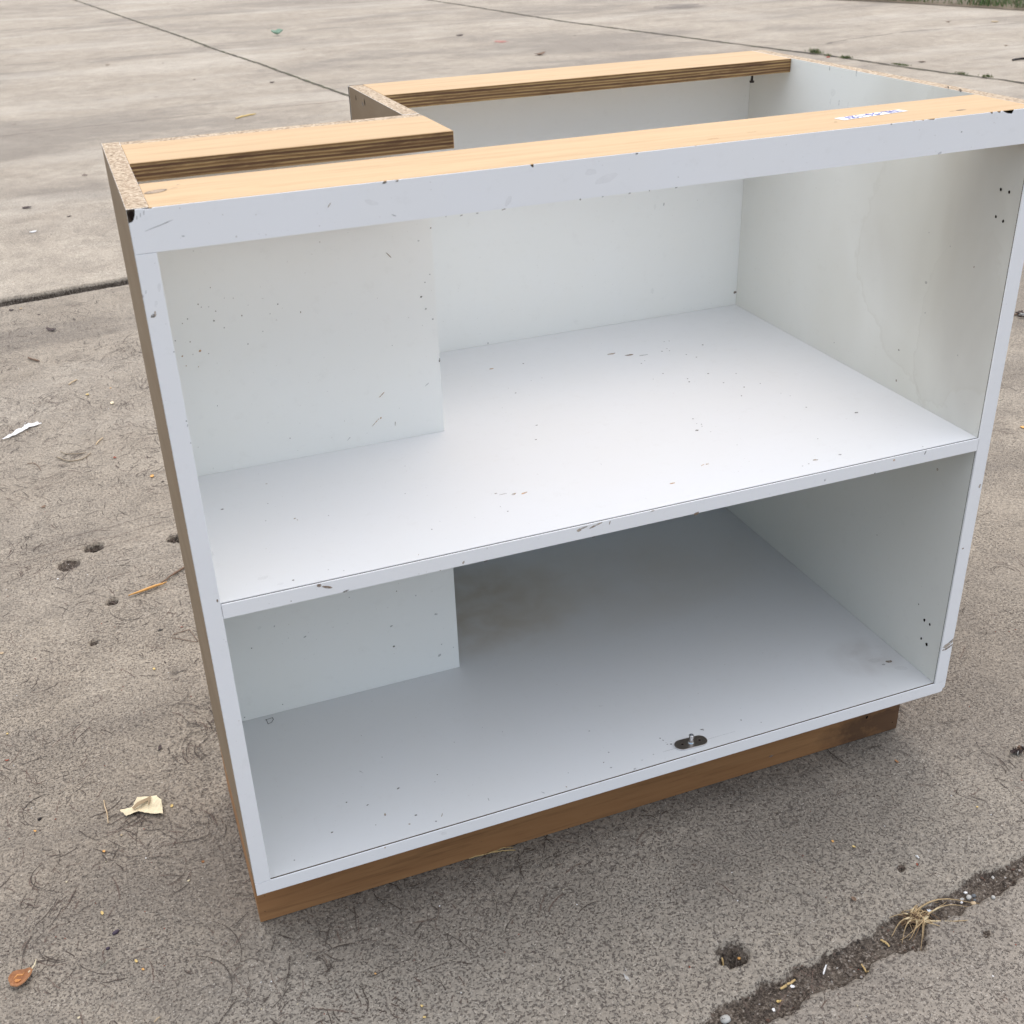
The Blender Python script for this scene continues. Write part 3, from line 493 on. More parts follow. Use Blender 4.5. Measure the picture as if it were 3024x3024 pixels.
g = N('concrete')
big = g.noise(.55, 4, .6); med = g.noise(3.2, 5, .65, dist=.6); mid2 = g.noise(14, 5, .7, dist=.4)
fine = g.noise(160, 3, .7); pitv = g.noise(300, 3, .75, dist=.3); pitm = g.noise(5, 3, .5)
base = g.ramp(med, [(.25, (.290, .252, .214)), (.48, (.375, .333, .286)), (.72, (.455, .412, .360))])
base = g.mix(g.ramp(big, [(.3, .0), (.7, .55)]), base, (.50, .455, .395))
base = g.mix(g.ramp(mid2, [(.30, .45), (.55, 0.0)]), base, (.205, .185, .165))
base = g.mix(g.ramp(mid2, [(.6, .0), (.8, .35)]), base, (.52, .48, .43))
streak = g.noise(.9, 7, .72, stretch=(.45, 1.05, 1), dist=.5)
base = g.mix(g.ramp(streak, [(.40, .62), (.50, .12), (.58, 0.0)]), base, (.215, .195, .178))
base = g.mix(g.ramp(g.noise(.9, 5, .6, stretch=(.4, 1, 1)), [(.52, 0.0), (.62, .5)]), base, (.52, .485, .44))
xyz = g.sep()
slab = g.ramp(g.math('MULTIPLY', g.math('ADD', xyz[1], g.math('MULTIPLY', xyz[0], -.16)), .1), [(.288, 0.0), (.2915, 1.0)])   # lighter tone for the slabs beyond the joint
grain = g.ramp(fine, [(.28, .45), (.42, .88), (.6, 1.12), (.75, 1.45)])
base = g.mix(1.0, base, grain, 'MULTIPLY')
base = g.mix(1.0, base, g.mix(slab, (.79, .755, .69), (.96, .925, .855)), 'MULTIPLY')
# pitted band by the dirt filled joint, doubling as painted cabinet shadow
pit = g.ramp(pitv, [(.38, 1.0), (.46, 0.0)])
pit_shade = g.blob(.45, -.12, 0, 1.0, .5, 5)
pit = g.math('MULTIPLY', pit, g.math('MAXIMUM', g.ramp(pitm, [(.3, .35), (.6, .9)]), pit_shade))
nearslab_shade = g.ramp(g.math('ADD', g.math('ADD', xyz[1], g.math('MULTIPLY', xyz[0], -.13)), 1.0), [(.655, 1.0), (.665, 0.0)])
base = g.mix(g.math('MULTIPLY', nearslab_shade, .30), base, (.20, .17, .15))  # shade cast from the camera side, painted into the near slab's tone
base = g.mix(g.math('MULTIPLY', pit_shade, .38), base, (.16, .147, .132))  # soft shadow in front of the cabinet painted into the concrete colour
base = g.mix(pit, base, (.125, .102, .088))
lite = g.ramp(g.noise(420, 2, .6), [(.62, 0.0), (.70, .5)])
base = g.mix(lite, base, (.62, .57, .50))
dn = g.math('ADD', g.attr('dirt'), g.math('MULTIPLY', g.math('SUBTRACT', g.noise(180, 4, .7), .5), 1.1))
dm = g.ramp(dn, [(.38, 0.0), (.62, 1.0)])
soil = g.ramp(g.noise(230, 4, .8), [(.32, (.020, .016, .013)), (.45, (.060, .046, .036)), (.56, (.13, .105, .082)), (.66, (.34, .30, .26))])
soil = g.mix(g.ramp(g.noise(38, 4, .7), [(.50, 0.0), (.72, .55)]), soil, (.22, .185, .15))
soil = g.mix(g.ramp(g.noise(60, 3, .6), [(.56, 0.0), (.7, .6)]), soil, (.035, .028, .024))
soil = g.mix(g.ramp(g.math('MULTIPLY', g.attr('dirt'), .5), [(.6, 0.0), (.95, .85)]), soil, (.012, .010, .009))  # deepest soil blackened, recess shade mixed into its colour
col = g.mix(dm, base, soil)
hgt = g.math('ADD', g.math('MULTIPLY', fine, .6), g.math('MULTIPLY', g.math('SUBTRACT', 1.0, pit), .7))
g.bump(hgt, .0022, .9)
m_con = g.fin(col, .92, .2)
m_s1 = alpha_mat('scratch_dark', (.070, .054, .044), .85, 420, (.36, .46))
m_s2 = alpha_mat('scratch_soft', (.14, .095, .075), .70, 340, (.38, .48))
g = N('joint_fill')
m_j = g.fin(g.ramp(g.noise(14, 4, .7), [(.35, (.05, .045, .038)), (.5, (.11, .095, .075)), (.6, (.07, .085, .035)), (.75, (.17, .15, .12))]), .95, .1)
m_t = alpha_mat('hairline_joint', (.13, .10, .085), .55, 9)
m_b = alpha_mat('brown_line', (.22, .12, .06), .6, 30)
m_red = alpha_mat('red_stain', (.55, .16, .13), .55, 30)
m_wh = alpha_mat('white_smear', (.75, .74, .72), .6, 200)
m_ds = alpha_mat('dark_stain', (.16, .14, .13), .35, 4)
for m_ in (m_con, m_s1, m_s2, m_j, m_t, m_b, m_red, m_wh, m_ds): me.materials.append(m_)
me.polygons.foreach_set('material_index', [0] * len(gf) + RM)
me.polygons.foreach_set('use_smooth', [True] * len(gf) + [False] * len(RF))
me.update()
ground = bpy.data.objects.new('ground', me); C.objects.link(ground)
tag(ground, 'large concrete yard slab with joints, swirled trowel marks and small holes', 'ground', kind='structure')

# ------------------------------------------------------------------ cabinet
W, H, D, d1, a2 = .9478, .876, .568, .297, .3437
TL, TR, TN = .0178, .0184, .0187
ZK, ZB, ZS, TS = .105, .122, .4915, .0165
ZR = .8394                      # underside of the white front rail
WF, WR = .0967, .1033
XK, YK = .9305, .06
BASE = (W / 2, D / 2, 0)
cab = bpy.data.objects.new('corner_cabinet', None); C.objects.link(cab)
cab.location = BASE; cab.empty_display_size = .2
tag(cab, 'open white corner cabinet with notched back and one shelf, standing on the concrete', 'cabinet')

def laminate(name, tint=(.90, .90, .87), stains=()):
    g = N(name)
    n1 = g.noise(7, 4, .6); n2 = g.noise(60, 4, .7)
    c = g.mix(g.ramp(n1, [(.35, 0.0), (.75, .5)]), tint, tuple(x * y for x, y in zip(tint, (.985, .975, .945))))
    c = g.mix(g.ramp(n2, [(.58, 0.0), (.8, .10)]), c, (.45, .42, .38))
    tiny = g.ramp(g.noise(330, 2, .5), [(.745, 0.0), (.775, .38)])
    c = g.mix(tiny, c, (.30, .26, .22))
    for (b_, colr, amt, s_, *hard) in stains:
        f = g.blob(*b_)
        nn = g.ramp(g.noise(s_, 3, .5, stretch=(1, 1, .45), dist=.25), [(.30, 0.15), (.66, 1.0)])
        if hard:
            e = g.math('ADD', f, g.math('MULTIPLY', g.math('SUBTRACT', g.noise(s_, 5, .6, dist=.3), .5), hard[0]))
            gate = g.math('MINIMUM', g.math('MULTIPLY', f, 6.0), 1.0)
            f = g.math('MULTIPLY', g.ramp(e, [(.30, 0.0), (.335, 1.0), (.37, .42), (1.0, .60)]), gate); nn = 1.0
        f = g.math('MULTIPLY', g.math('MULTIPLY', f, nn), amt)
        c = g.mix(f, c, colr)
    g.bump(g.noise(900, 2, .5), .00005, .4)
    return g.fin(c, g.ramp(n2, [(.3, .30), (.7, .42)]), .45)
def L3(x, y, z, rx, ry, rz): return (x - BASE[0], y - BASE[1], z, rx, ry, rz)
lam = laminate('white_laminate')
lam_right = laminate('white_laminate_water_stained', (.77, .765, .715), [
    (L3(W, .10, .76, .3, .22, .20), (.40, .36, .29), .85, 7), (L3(W, .18, .64, .3, .22, .30), (.58, .56, .47), .7, 5), (L3(W, .04, .68, .3, .08, .26), (.42, .40, .36), .6, 12), (L3(W, .10, .70, .3, .20, .24), (.52, .49, .41), .24, 9, 1.1), (L3(W, .06, .60, .3, .09, .16), (.47, .44, .37), .25, 14, 1.2)])
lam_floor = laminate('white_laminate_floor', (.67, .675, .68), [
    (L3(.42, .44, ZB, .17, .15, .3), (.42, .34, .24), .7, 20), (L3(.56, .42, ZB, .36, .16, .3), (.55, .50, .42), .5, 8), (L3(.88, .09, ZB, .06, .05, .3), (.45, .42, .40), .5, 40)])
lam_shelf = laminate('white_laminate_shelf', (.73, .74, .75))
lam_edge = laminate('white_edge_band', (.86, .865, .885))
g = N('particle_board')
v1 = g.voro(520, (1, 1, 1), 'Color'); sp = g.n.new('ShaderNodeSeparateColor'); g.l.new(v1, sp.inputs[0])
c = g.ramp(sp.outputs[0], [(.0, (.14, .09, .05)), (.16, (.32, .235, .155)), (.6, (.44, .34, .24)), (1.0, (.60, .50, .37))])
g.bump(sp.outputs[1], .0006, .7); pb = g.fin(c, .85, .15)
g = N('raw_tan_board')
c = g.ramp(g.noise(5, 4, .6, stretch=(1, 1, 3)), [(.3, (.235, .172, .112)), (.7, (.285, .218, .15))])
c = g.mix(g.ramp(g.noise(35, 4, .7), [(.6, 0.0), (.8, .4)]), c, (.22, .18, .13)); raw = g.fin(c, .85, .08)
def wood(name, lo, hi, dark, st, bumpd=.0003, stain=()):
    g = N(name)
    n1 = g.noise(4, 5, .65, stretch=st, dist=1.5); n2 = g.noise(22, 4, .7, stretch=st, dist=.4); n3 = g.noise(1.2, 3, .5)
    c = g.mix(g.ramp(n1, [(.3, 0.0), (.7, 1.0)]), lo, hi)
    c = g.mix(g.ramp(n2, [(.50, 0.0), (.74, .65)]), c, dark)
    c = g.mix(g.ramp(n3, [(.4, 0.0), (.75, .3)]), c, dark)
    for st_ in stain:
        c = g.mix(g.math('MULTIPLY', g.ramp(g.math('MULTIPLY', g.blob(*st_), g.noise(30, 4, .7)), [(.12, 0.0), (.42, 1.0)]), .75), c, (.06, .035, .025))
    g.bump(n2, bumpd, .6)
    return g.fin(c, .62, .25)
plytop = wood('plywood_face', (.47, .315, .162), (.53, .365, .195), (.39, .23, .10), (.35, 5, 5))
kickw = wood('brown_plinth_ply', (.31, .150, .064), (.42, .222, .098), (.17, .085, .038), (.4, 4, 6), stain=((XK - .03 - BASE[0], YK - BASE[1], .015, .13, .1, .05), (XK - .30 - BASE[0], YK - BASE[1], .06, .05, .1, .02)))
g = N('plywood_edge')
o_ = g.sep(); wv = g.noise(9, 3, .6, stretch=(.5, 1, 4))
zz = g.math('MULTIPLY', g.math('ADD', o_[2], g.math('MULTIPLY', g.math('SUBTRACT', wv, .5), .0035)), 1 / .0072)
tri = g.math('PINGPONG', zz, .5)
c = g.ramp(tri, [(.12, (.155, .085, .045)), (.22, (.46, .31, .14)), (.36, (.34, .21, .095)), (.48, (.20, .11, .05))])
c = g.mix(g.ramp(g.noise(30, 5, .75, stretch=(.35, 1, 5), dist=.8), [(.45, 0.0), (.62, .7)]), c, (.10, .05, .03))
g.bump(tri, .0006, .5); plyedge = g.fin(c, .8, .15)
core = simple('brown_core', (.05, .038, .028), .9, .05)
M_H = simple('hole_black', (.018, .012, .010), .95, .05)
M_D = alpha_mat('fleck_dark', (.14, .12, .10), .85, 500)
M_Bn = alpha_mat('scuff_brown', (.24, .16, .10), .8, 260)
M_T = alpha_mat('scuff_tan', (.45, .36, .27), .7, 260)
M_O = alpha_mat('mark_orange', (.62, .38, .18), .7, 260)
M_G = alpha_mat('scuff_grey', (.30, .29, .29), .42, 200)
M_F = alpha_mat('smudge_faint', (.50, .47, .44), .07, 60)
MK = [M_H, M_D, M_Bn, M_T, M_O, M_G, M_F]
def slots(*m): return list(m) + MK
def cm(n): return dict(h=n, d=n + 1, b=n + 2, t=n + 3, o=n + 4, g=n + 5, f=n + 6)
def with_marks(o, lst, plane, at, out, n, seed):
    b = MB(); b.marks(lst, plane, at, out, cm(n), seed); merge(o, b)
BV = .00015

# left side panel: tan outside, white inside, particle board on top
b = MB(); b.box(0, TL, .0022, d1 + TN, ZK + .0172, H, 0, nx=1, pz=2, ny=3, nz=3)
o = b.build('side_panel', slots(lam, raw, pb, core), cab, BASE, BV); o['label'] = 'narrow left side with tan outer face'
b = MB(); b.box(.0003, TL, 0, .0021, ZB + .0003, ZR - .0004, 0)
e = b.build('edge_band', slots(lam_edge), o, BASE, .0003); with_marks(e, M_STL, 'xz', 0, -1, 1, 3)
# right side panel
b = MB(); b.box(W - TR, W, .0028, D, ZK + .0172, H, 0, px=1, pz=2, ny=3, nz=3)
b.box(W - TR - .0002, W - TR + .002, .0022, .0032, ZB, ZR, 3)
o = b.build('side_panel', slots(lam_right, raw, pb, core), cab, BASE, BV); o['label'] = 'wide right side, water stained inside with screw holes'
with_marks(o, M_RIGHT, 'yz', W - TR, -1, 4, 4)
b = MB(); b.prism([(W - TR, ZB + .0003), (W - .0003, ZB + .0003), (W - .0003, .186), (W - .0016, .1895), (W - .0035, .1905), (W - .0012, .1925), (W - .0003, .196), (W - .0003, ZR - .0004), (W - TR, ZR - .0004)], 0, .0021, 'y')
e = b.build('edge_band', slots(lam_edge), o, BASE); with_marks(e, M_STR, 'xz', 0, -1, 1, 5)
# notch panels
b = MB(); b.box(TL + .0002, a2, d1, d1 + TN, ZK + .0172, H - .0006, 0, py=1, pz=2, px=0)
o = b.build('notch_back_panel', slots(lam, raw, pb), cab, BASE, BV); with_marks(o, M_NOTCH, 'xz', d1, -1, 3, 6)
b = MB(); b.box(a2 - TN, a2, d1 + TN + .0002, D, ZK + .0172, H - .0004, 0, nx=1, pz=2)
o = b.build('notch_side_panel', slots(lam, raw, pb), cab, BASE, BV)
b = MB(); b.marks([(.5333, .8653, .0016, 2.2, 85, 'h'), (.4891, .8661, .0018, 2.6, 75, 'h'), (.50, .862, .003, 1.5, 0, 'g')], 'yz', a2 - TN, -1, cm(3), 9); merge(o, b)
# back panel
b = MB(); b.box(a2 - TN, W, D + .0002, D + .005, ZK, H - .0008, 0, py=1, pz=2, nx=2)
o = b.build('back_panel', slots(lam, raw, core), cab, BASE, .0003); with_marks(o, M_BACK, 'xz', D, -1, 3, 7)
# shelf and bottom
def lpoly(x0, x1, y0): return [(x0, y0), (x1, y0), (x1, D - .0003), (a2 + .0003, D - .0003), (a2 + .0003, d1 - .0003), (x0, d1 - .0003)]
b = MB(); b.prism(lpoly(TL + .0003, W - TR - .0003, .0036), ZS - TS, ZS, 'z', 0, 0, 0)
b.box(TL + .0005, W - TR - .0005, .0014, .0036, ZS - TS + .0002, ZS - .0007, 1)
o = b.build('shelf', slots(lam_shelf, core), cab, BASE); with_marks(o, M_SHELF, 'xy', ZS, 1, 2, 8)
o['label'] = 'middle shelf flecked with small dark specks'
b = MB(); b.box(TL + .0004, W - TR - .0004, 0, .0016, ZS - TS + .0001, ZS - .0001, 0)
e = b.build('edge_band', slots(lam_edge), o, BASE, .0002); with_marks(e, M_SEDGE, 'xz', 0, -1, 1, 10)
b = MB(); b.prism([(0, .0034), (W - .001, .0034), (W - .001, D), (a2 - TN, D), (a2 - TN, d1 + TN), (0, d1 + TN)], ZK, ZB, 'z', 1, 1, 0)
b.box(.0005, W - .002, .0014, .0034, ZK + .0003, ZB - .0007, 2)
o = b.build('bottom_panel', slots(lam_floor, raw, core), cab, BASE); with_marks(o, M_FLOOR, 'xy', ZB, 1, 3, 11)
b = MB()
P0 = Vector((.5235, .0207)); P1 = Vector((.6281, .0198))
b.add([(P0.x, P0.y - .00025, ZB + .0003), (P1.x, P1.y - .0002, ZB + .0003), (P1.x, P1.y + .0002, ZB + .0003), (P0.x, P0.y + .0003, ZB + .0003)], [(0, 1, 2, 3)], 3 + 5)
b.marks([(.5325, .0459, .0009, 1, 0, 'h'), (.5356, .0316, .0008, 1.3, 0, 'd'), (.5401, .0301, .0010, 1.4, 0, 'h'), (.5426, .0348, .0006, 1, 0, 'd'), (.5355, .035, .0006, 1, 0, 'd'), (.5343, .0406, .0007, 2, -70, 'd'), (.5919, .0382, .0008, 1.2, 0, 'd'), (.5897, .0407, .0006, 3, -40, 'd'), (.5101, .021, .0011, 1.2, 60, 'g'), (.6474, .037, .0008, 1, 0, 'd')], 'xy', ZB, 1, cm(3), 12, .0004)
merge(o, b)
# handwritten D by the notch
b = MB()
def stroke(b, pts, w, mi, z):
    P = [Vector(p) for p in pts]
    for i in range(len(P) - 1):
        d = (P[i + 1] - P[i]).normalized(); n = Vector((-d.y, d.x)) * w / 2; e = d * w * .3
        a, c2 = P[i] - e, P[i + 1] + e
        b.add([(*(a + n), z + i * 1e-5), (*(a - n), z + i * 1e-5), (*(c2 - n), z + i * 1e-5), (*(c2 + n), z + i * 1e-5)], [(0, 3, 2, 1)], mi)
dx, dy = .0700, .2855
stroke(b, [(dx - .0045, dy + .0035), (dx - .0040, dy - .0075), (dx + .001, dy - .0060), (dx + .0045, dy - .001), (dx + .0040, dy + .0035), (dx - .006, dy + .0022)], .0007, 3 + 0, ZB + .0004)
merge(o, b)
b = MB(); b.prism([(.0002, ZK), (W - .0075, ZK), (W - .004, ZK + .0015), (W - .0035, ZK + .0050), (W - .0012, ZK + .0068), (W - .0003, ZK + .0075), (W - .0003, ZB - .0001), (.0002, ZB - .0001)], 0, .0016, 'y')
e = b.build('edge_band', slots(lam_edge), o, BASE); with_marks(e, M_BEDGE, 'xz', 0, -1, 1, 13)
# stretchers
def stretcher(name, x0, x1, y0, y1, z0=H - .018, lab=None):
    b = MB(); b.box(x0, x1, y0, y1, z0, H, 1, pz=0, nz=0)
    o = b.build(name, slots(plytop, plyedge), cab, BASE, .0006)
    if lab: o['label'] = lab
    return o
fs = stretcher('stretcher', TL + .0003, W - TR - .0003, .0012, WF, lab='long front plywood stretcher with a pencilled paper label')
stretcher('stretcher', TL + .0003, a2, d1 - WR, d1 - .0003, lab='short plywood stretcher in front of the notch')
rsr = stretcher('stretcher', a2 + .0003, W - TR - .0003, D - WR, D - .0003, lab='plywood stretcher along the back')
# plugs and knots in the front stretcher
b = MB()
def ell(cx, cy, a, bb, w, ang, mi, z, fill=None, n=22):
    ca, sa = math.cos(ang), math.sin(ang)
    P = []
    for r1 in (1, 1 - w):
        for j in range(n):
            t = 2 * math.pi * j / n; u, v = a * r1 * math.cos(t), bb * r1 * math.sin(t) * (abs(math.sin(t)) ** .25 if t else 1)
            P.append((cx + u * ca - v * sa, cy + u * sa + v * ca, z))
    b.add(P, [(j, (j + 1) % n, n + (j + 1) % n, n + j) for j in range(n)], mi)
    if fill is not None: b.add([(x, y, z - .00005) for x, y, _ in P[n:]], [tuple(range(n))], fill)
ell(.0290, .0570, .0110, .0060, .22, .45, 2 + 1, H + .0003, 2 + 3)
b.marks([(.0245, .0552, .0022, 1.7, 25, 't'), (.045, .063, .0008, 5, 20, 't'), (.05, .075, .001, 2, 0, 't')], 'xy', H, 1, cm(2), 14, .0004)
b.marks([(.8475, .0242, .0014, 5.0, 2, 'b'), (.8475, .0247, .0018, 3.6, 2, 'd'), (.836, .0235, .0006, 8, 8, 'b'), (.55, .02, .0012, 6, 2, 'o'), (.6, .03, .0008, 9, 1, 'o'), (.70, .0335, .0012, 2, 0, 'b')], 'xy', H, 1, cm(2), 15)
merge(fs, b)
# block under the front stretcher, behind the rail
b = MB(); b.box(TL + .0005, W - TR - .0005, .0022, .058, ZR + .0003, H - .0183, 0)
b.build('rail_backing', [plyedge], cab, BASE)
# white front rail, chipped
ch = [(.0114, .0207, .0012), (.2152, .2179, .0012), (.2258, .2282, .0008), (.3517, .3554, .0032), (.5200, .5215, .0010), (.7688, .7715, .0010), (.7795, .7830, .0012), (.7867, .7968, .0014), (.8656, .8699, .0022), (.8743, .8800, .0020), (.882, .8972, .0042)]
poly = [(.0003, ZR), (W - .0003, ZR), (W - .0003, H - .0003)]
for x0, x1, dp in reversed(ch):
    poly += [(x1, H - .0003), (x1 - (x1 - x0) * .12, H - dp), (x0 + (x1 - x0) * .45, H - dp * .8), (x0 + (x1 - x0) * .2, H - dp * .45), (x0, H - .0003)]
poly += [(.0068, H - .0003), (.0062, H - .004), (.0050, H - .0075), (.0035, H - .0098), (.0003, H - .0110)]
b = MB(); b.prism(poly, 0, .0011, 'y')
o = b.build('front_rail', slots(lam_edge), cab, BASE); with_marks(o, M_RAIL, 'xz', 0, -1, 1, 16)
o['label'] = 'white front rail with chipped top corner'
b = MB(); b.box(.0006, W - .0006, .0012, .0021, ZR + .0006, H - .0008, 0)
b.marks([(.004, H - .005, .0028, 1.4, 80, 'h')], 'xz', .0012, -1, cm(1), 17)
b.build('rail_core', slots(core), cab, BASE)
b = MB(); b.box(.0008, .0064, .0013, .0021, H - .0108, H - .0010, 0)
# plinth
b = MB(); b.box(.0005, XK, YK, YK + .018, .0002, ZK - .0003, 0, px=1)
o = b.build('plinth_front', slots(kickw, plyedge), cab, BASE, BV); with_marks(o, M_KICK, 'xz', YK, -1, 2, 18)
b = MB(); b.marks([(.915, .088, .0012, 1, 0, 'h')], 'xz', YK, -1, cm(2), 19, .0004); merge(o, b)
for (x0, x1, y0, y1) in ((.0007, .0185, YK + .0182, d1 + TN), (XK - .0181, XK - .0003, YK + .0182, D - .0185), (.0187, XK - .0183, D - .018, D - .0003), ):
    b = MB(); b.box(x0, x1, y0, y1, .0002, ZK - .0003, 0); b.build('plinth_board', [kickw], cab, BASE, BV)
# door pivot plate with pin
steel = simple('dull_brown_steel', (.23, .20, .175), .33, .5, .9, .25, 120)
chrome = simple('bright_steel', (.75, .76, .78), .22, .5, 1.0)
pa = Vector((.5515, .0218)); pc = Vector((.5765, .0205)); pr = .0098
dirp = (pc - pa).normalized(); nrm = Vector((-dirp.y, dirp.x)); pol = []
for j in range(13): t = -math.pi / 2 + math.pi * j / 12; pol.append(pc + (dirp * math.cos(t) + nrm * math.sin(t)) * pr)
for j in range(13): t = math.pi / 2 + math.pi * j / 12; pol.append(pa + (dirp * math.cos(t) + nrm * math.sin(t)) * pr)
b = MB(); b.prism([tuple(p) for p in pol], ZB + .0002, ZB + .0024, 'z', 1, 0, 0)
plate = b.build('pivot_plate', [steel, chrome], cab, BASE, .0004); plate['label'] = 'small metal pivot plate with an upright pin'
pm = (pa + pc) / 2
b = MB(); nseg = 20
for (r0, z0, r1, z1) in ((.0042, ZB + .0024, .0033, ZB + .0040), (.0033, ZB + .0040, .0033, ZB + .0140), (.0033, ZB + .0140, .0022, ZB + .0145), (.0022, ZB + .0145, .0018, ZB + .0105), (.0018, ZB + .0105, .0001, ZB + .0104)):
    vs = [(pm.x + r * math.cos(2 * math.pi * j / nseg), pm.y + r * math.sin(2 * math.pi * j / nseg), z) for r, z in ((r0, z0), (r1, z1)) for j in range(nseg)]
    b.add(vs, [(j, (j + 1) % nseg, nseg + (j + 1) % nseg, nseg + j) for j in range(nseg)], 0)
b.build('pin', [chrome], plate, BASE)
for pp in (pa + dirp * .0005, pc - dirp * .0005):
    b = MB()
    for (r0, z0, r1, z1, mi) in ((.0036, ZB + .0026, .0027, ZB + .0028, 0), (.0027, ZB + .0028, .0016, ZB + .0025, 0), (.0016, ZB + .0026, .0001, ZB + .0025, 1)):
        vs = [(pp.x + r * math.cos(2 * math.pi * j / nseg), pp.y + r * math.sin(2 * math.pi * j / nseg), z) for r, z in ((r0, z0), (r1, z1)) for j in range(nseg)]
        b.add(vs, [(j, (j + 1) % nseg, nseg + (j + 1) % nseg, nseg + j) for j in range(nseg)], mi)
    b.build('screw', [steel, M_H], plate, BASE)
# paper label with blue handwriting on the front stretcher
paper = simple('label_paper', (.82, .80, .78), .8, .2); ink = simple('blue_ink', (.10, .12, .42), .6, .2)
LQ = [(.7098, .051), (.7961, .0592), (.7995, .0476), (.7126, .0376)]
b = MB(); b.prism(LQ[::-1], H + .0002, H + .00035, 'z', 0, 0, 0)
lp = b.build('paper_label', [paper], cab, BASE)
b = MB(); lr = random.Random(4)
def lpt(u, v):
    a = Vector(LQ[0]).lerp(Vector(LQ[1]), u); c2 = Vector(LQ[3]).lerp(Vector(LQ[2]), u); return c2.lerp(a, v)
# the writing is upside down to the viewer: "1/2" "VA 1-96-1" style strokes
G_ = {'V': [[(0, 1), (.5, 0), (1, 1)]], 'A': [[(0, 0), (.5, 1), (1, 0)], [(.2, .4), (.8, .4)]], '1': [[(.5, 1), (.5, 0)]], '2': [[(0, .8), (.5, 1), (1, .7), (0, 0), (1, 0)]], '-': [[(.1, .5), (.9, .5)]],
      '6': [[(.9, 1), (.2, .6), (.1, .2), (.6, 0), (.9, .3), (.3, .5)]], '9': [[(.1, 0), (.8, .4), (.9, .8), (.4, 1), (.1, .7), (.7, .5)]], 'L': [[(.1, 1), (.1, 0), (.9, 0)]]}
txt = 'VAL-96-12V'
for i, chh in enumerate(txt):
    for st in G_[chh]:
        stroke(b, [tuple(lpt(.92 - (i + q[0] * .72) * .083, .12 + .76 * (1 - q[1]))) for q in st], .0019, 0, H + .0006)
b.build('handwriting', [ink], lp, BASE)
# screw point hanging under the back stretcher
b = MB(); b.tube([(.9105, D - .035, H - .018), (.9108, D - .0353, H - .026), (.9106, D - .0351, H - .036)], [.0016, .0014, .0018], 8)
b.tube([(.9106, D - .0351, H - .036), (.9106, D - .0351, H - .0385)], [.0036, .0030], 8)
b.build('screw', [simple('dark_screw', (.06, .05, .045), .5, .4, .6)], cab, BASE)

# ------------------------------------------------------------------ small things on the ground
def gz(x, y):
    h, _ = ground_h(np.array([x], dtype=float), np.array([y], dtype=float)); return float(h[0])
COL = dict(fold=(.30, .22, .13), green=(.20, .30, .22), dark=(.075, .055, .05), white=(.78, .77, .76), brown=(.19, .125, .085), yellow=(.66, .48, .19), tan=(.50, .38, .24), black=(.022, .018, .018),
           red=(.78, .10, .05), orange=(.66, .36, .12), cream=(.72, .62, .42), rust=(.26, .07, .04), root=(.30, .24, .17), bchip=(.33, .16, .07), purple=(.06, .045, .065),
           pod=(.36, .17, .08), grey=(.26, .25, .2), straw=(.52, .37, .17), stone=(.42, .41, .38), dgrey=(.13, .14, .15), bluew=(.66, .72, .78))
MC = {k: simple('debris_' + k, v, .75, .25, 0, .22, 180) for k, v in COL.items()}
podin = simple('husk_inside', (.56, .26, .09), .7, .3, 0, .35, 160)
def flake(r, kind, q):
    """thin bent flake with an uneven outline and real thickness"""
    n = 9 if kind != 'chip' else 6; th = r * (.16 if kind == 'chip' else .10) + .0002
    el = q.uniform(1.1, 1.5) if kind == 'chip' else q.uniform(1.4, 2.0)
    c1, c2 = q.uniform(.2, .7), q.uniform(-.3, .3); top = []; 
    for j in range(n):
        t = 2 * math.pi * j / n; w = r * q.uniform(.62, 1.12)
        top.append([w * math.cos(t) * el * .8, w * math.sin(t) * .72])
    hz = lambda x, y: (c1 * (x * x) / r * .5 + c2 * y * .6 + abs(y) * .25)
    vs = [(0, 0, hz(0, 0) + th)] + [(x, y, hz(x, y) + th) for x, y in top] + [(x, y, hz(x, y)) for x, y in top] + [(0, 0, hz(0, 0))]
    mz = min(v[2] for v in vs); vs = [(x, y, z - mz) for x, y, z in vs]
    fs = [(0, 1 + j, 1 + (j + 1) % n) for j in range(n)] + [(1 + j, 1 + n + j, 1 + n + (j + 1) % n, 1 + (j + 1) % n) for j in range(n)] + [(2 * n + 1, 1 + n + (j + 1) % n, 1 + n + j) for j in range(n)]
    b = MB(); b.add(vs, fs, 0); return b
def smooth_pts(P, k=5):
    out = []
    for i in range(len(P) - 1):
        p0 = P[max(i - 1, 0)]; p1 = P[i]; p2 = P[i + 1]; p3 = P[min(i + 2, len(P) - 1)]
        for s_ in range(k):
            t = s_ / k
            out.append(tuple(.5 * ((2 * b_) + (-a_ + c_) * t + (2 * a_ - 5 * b_ + 4 * c_ - d_) * t * t + (-a_ + 3 * b_ - 3 * c_ + d_) * t ** 3) for a_, b_, c_, d_ in zip(p0, p1, p2, p3)))
    out.append(tuple(P[-1])); return out
def pebble(r, q):
    bm = bmesh.new(); bmesh.ops.create_icosphere(bm, subdivisions=2, radius=r)
    e = q.uniform(1.0, 1.7); f_ = q.uniform(.55, .8)
    for v in bm.verts:
        p = v.co * (1 + q.uniform(-.09, .09)); v.co = Vector((p.x * e, p.y, p.z * f_))
    b = MB(); b.add([tuple(v.co) for v in bm.verts], [tuple(v.index for v in f.verts) for f in bm.faces]); bm.free(); return b
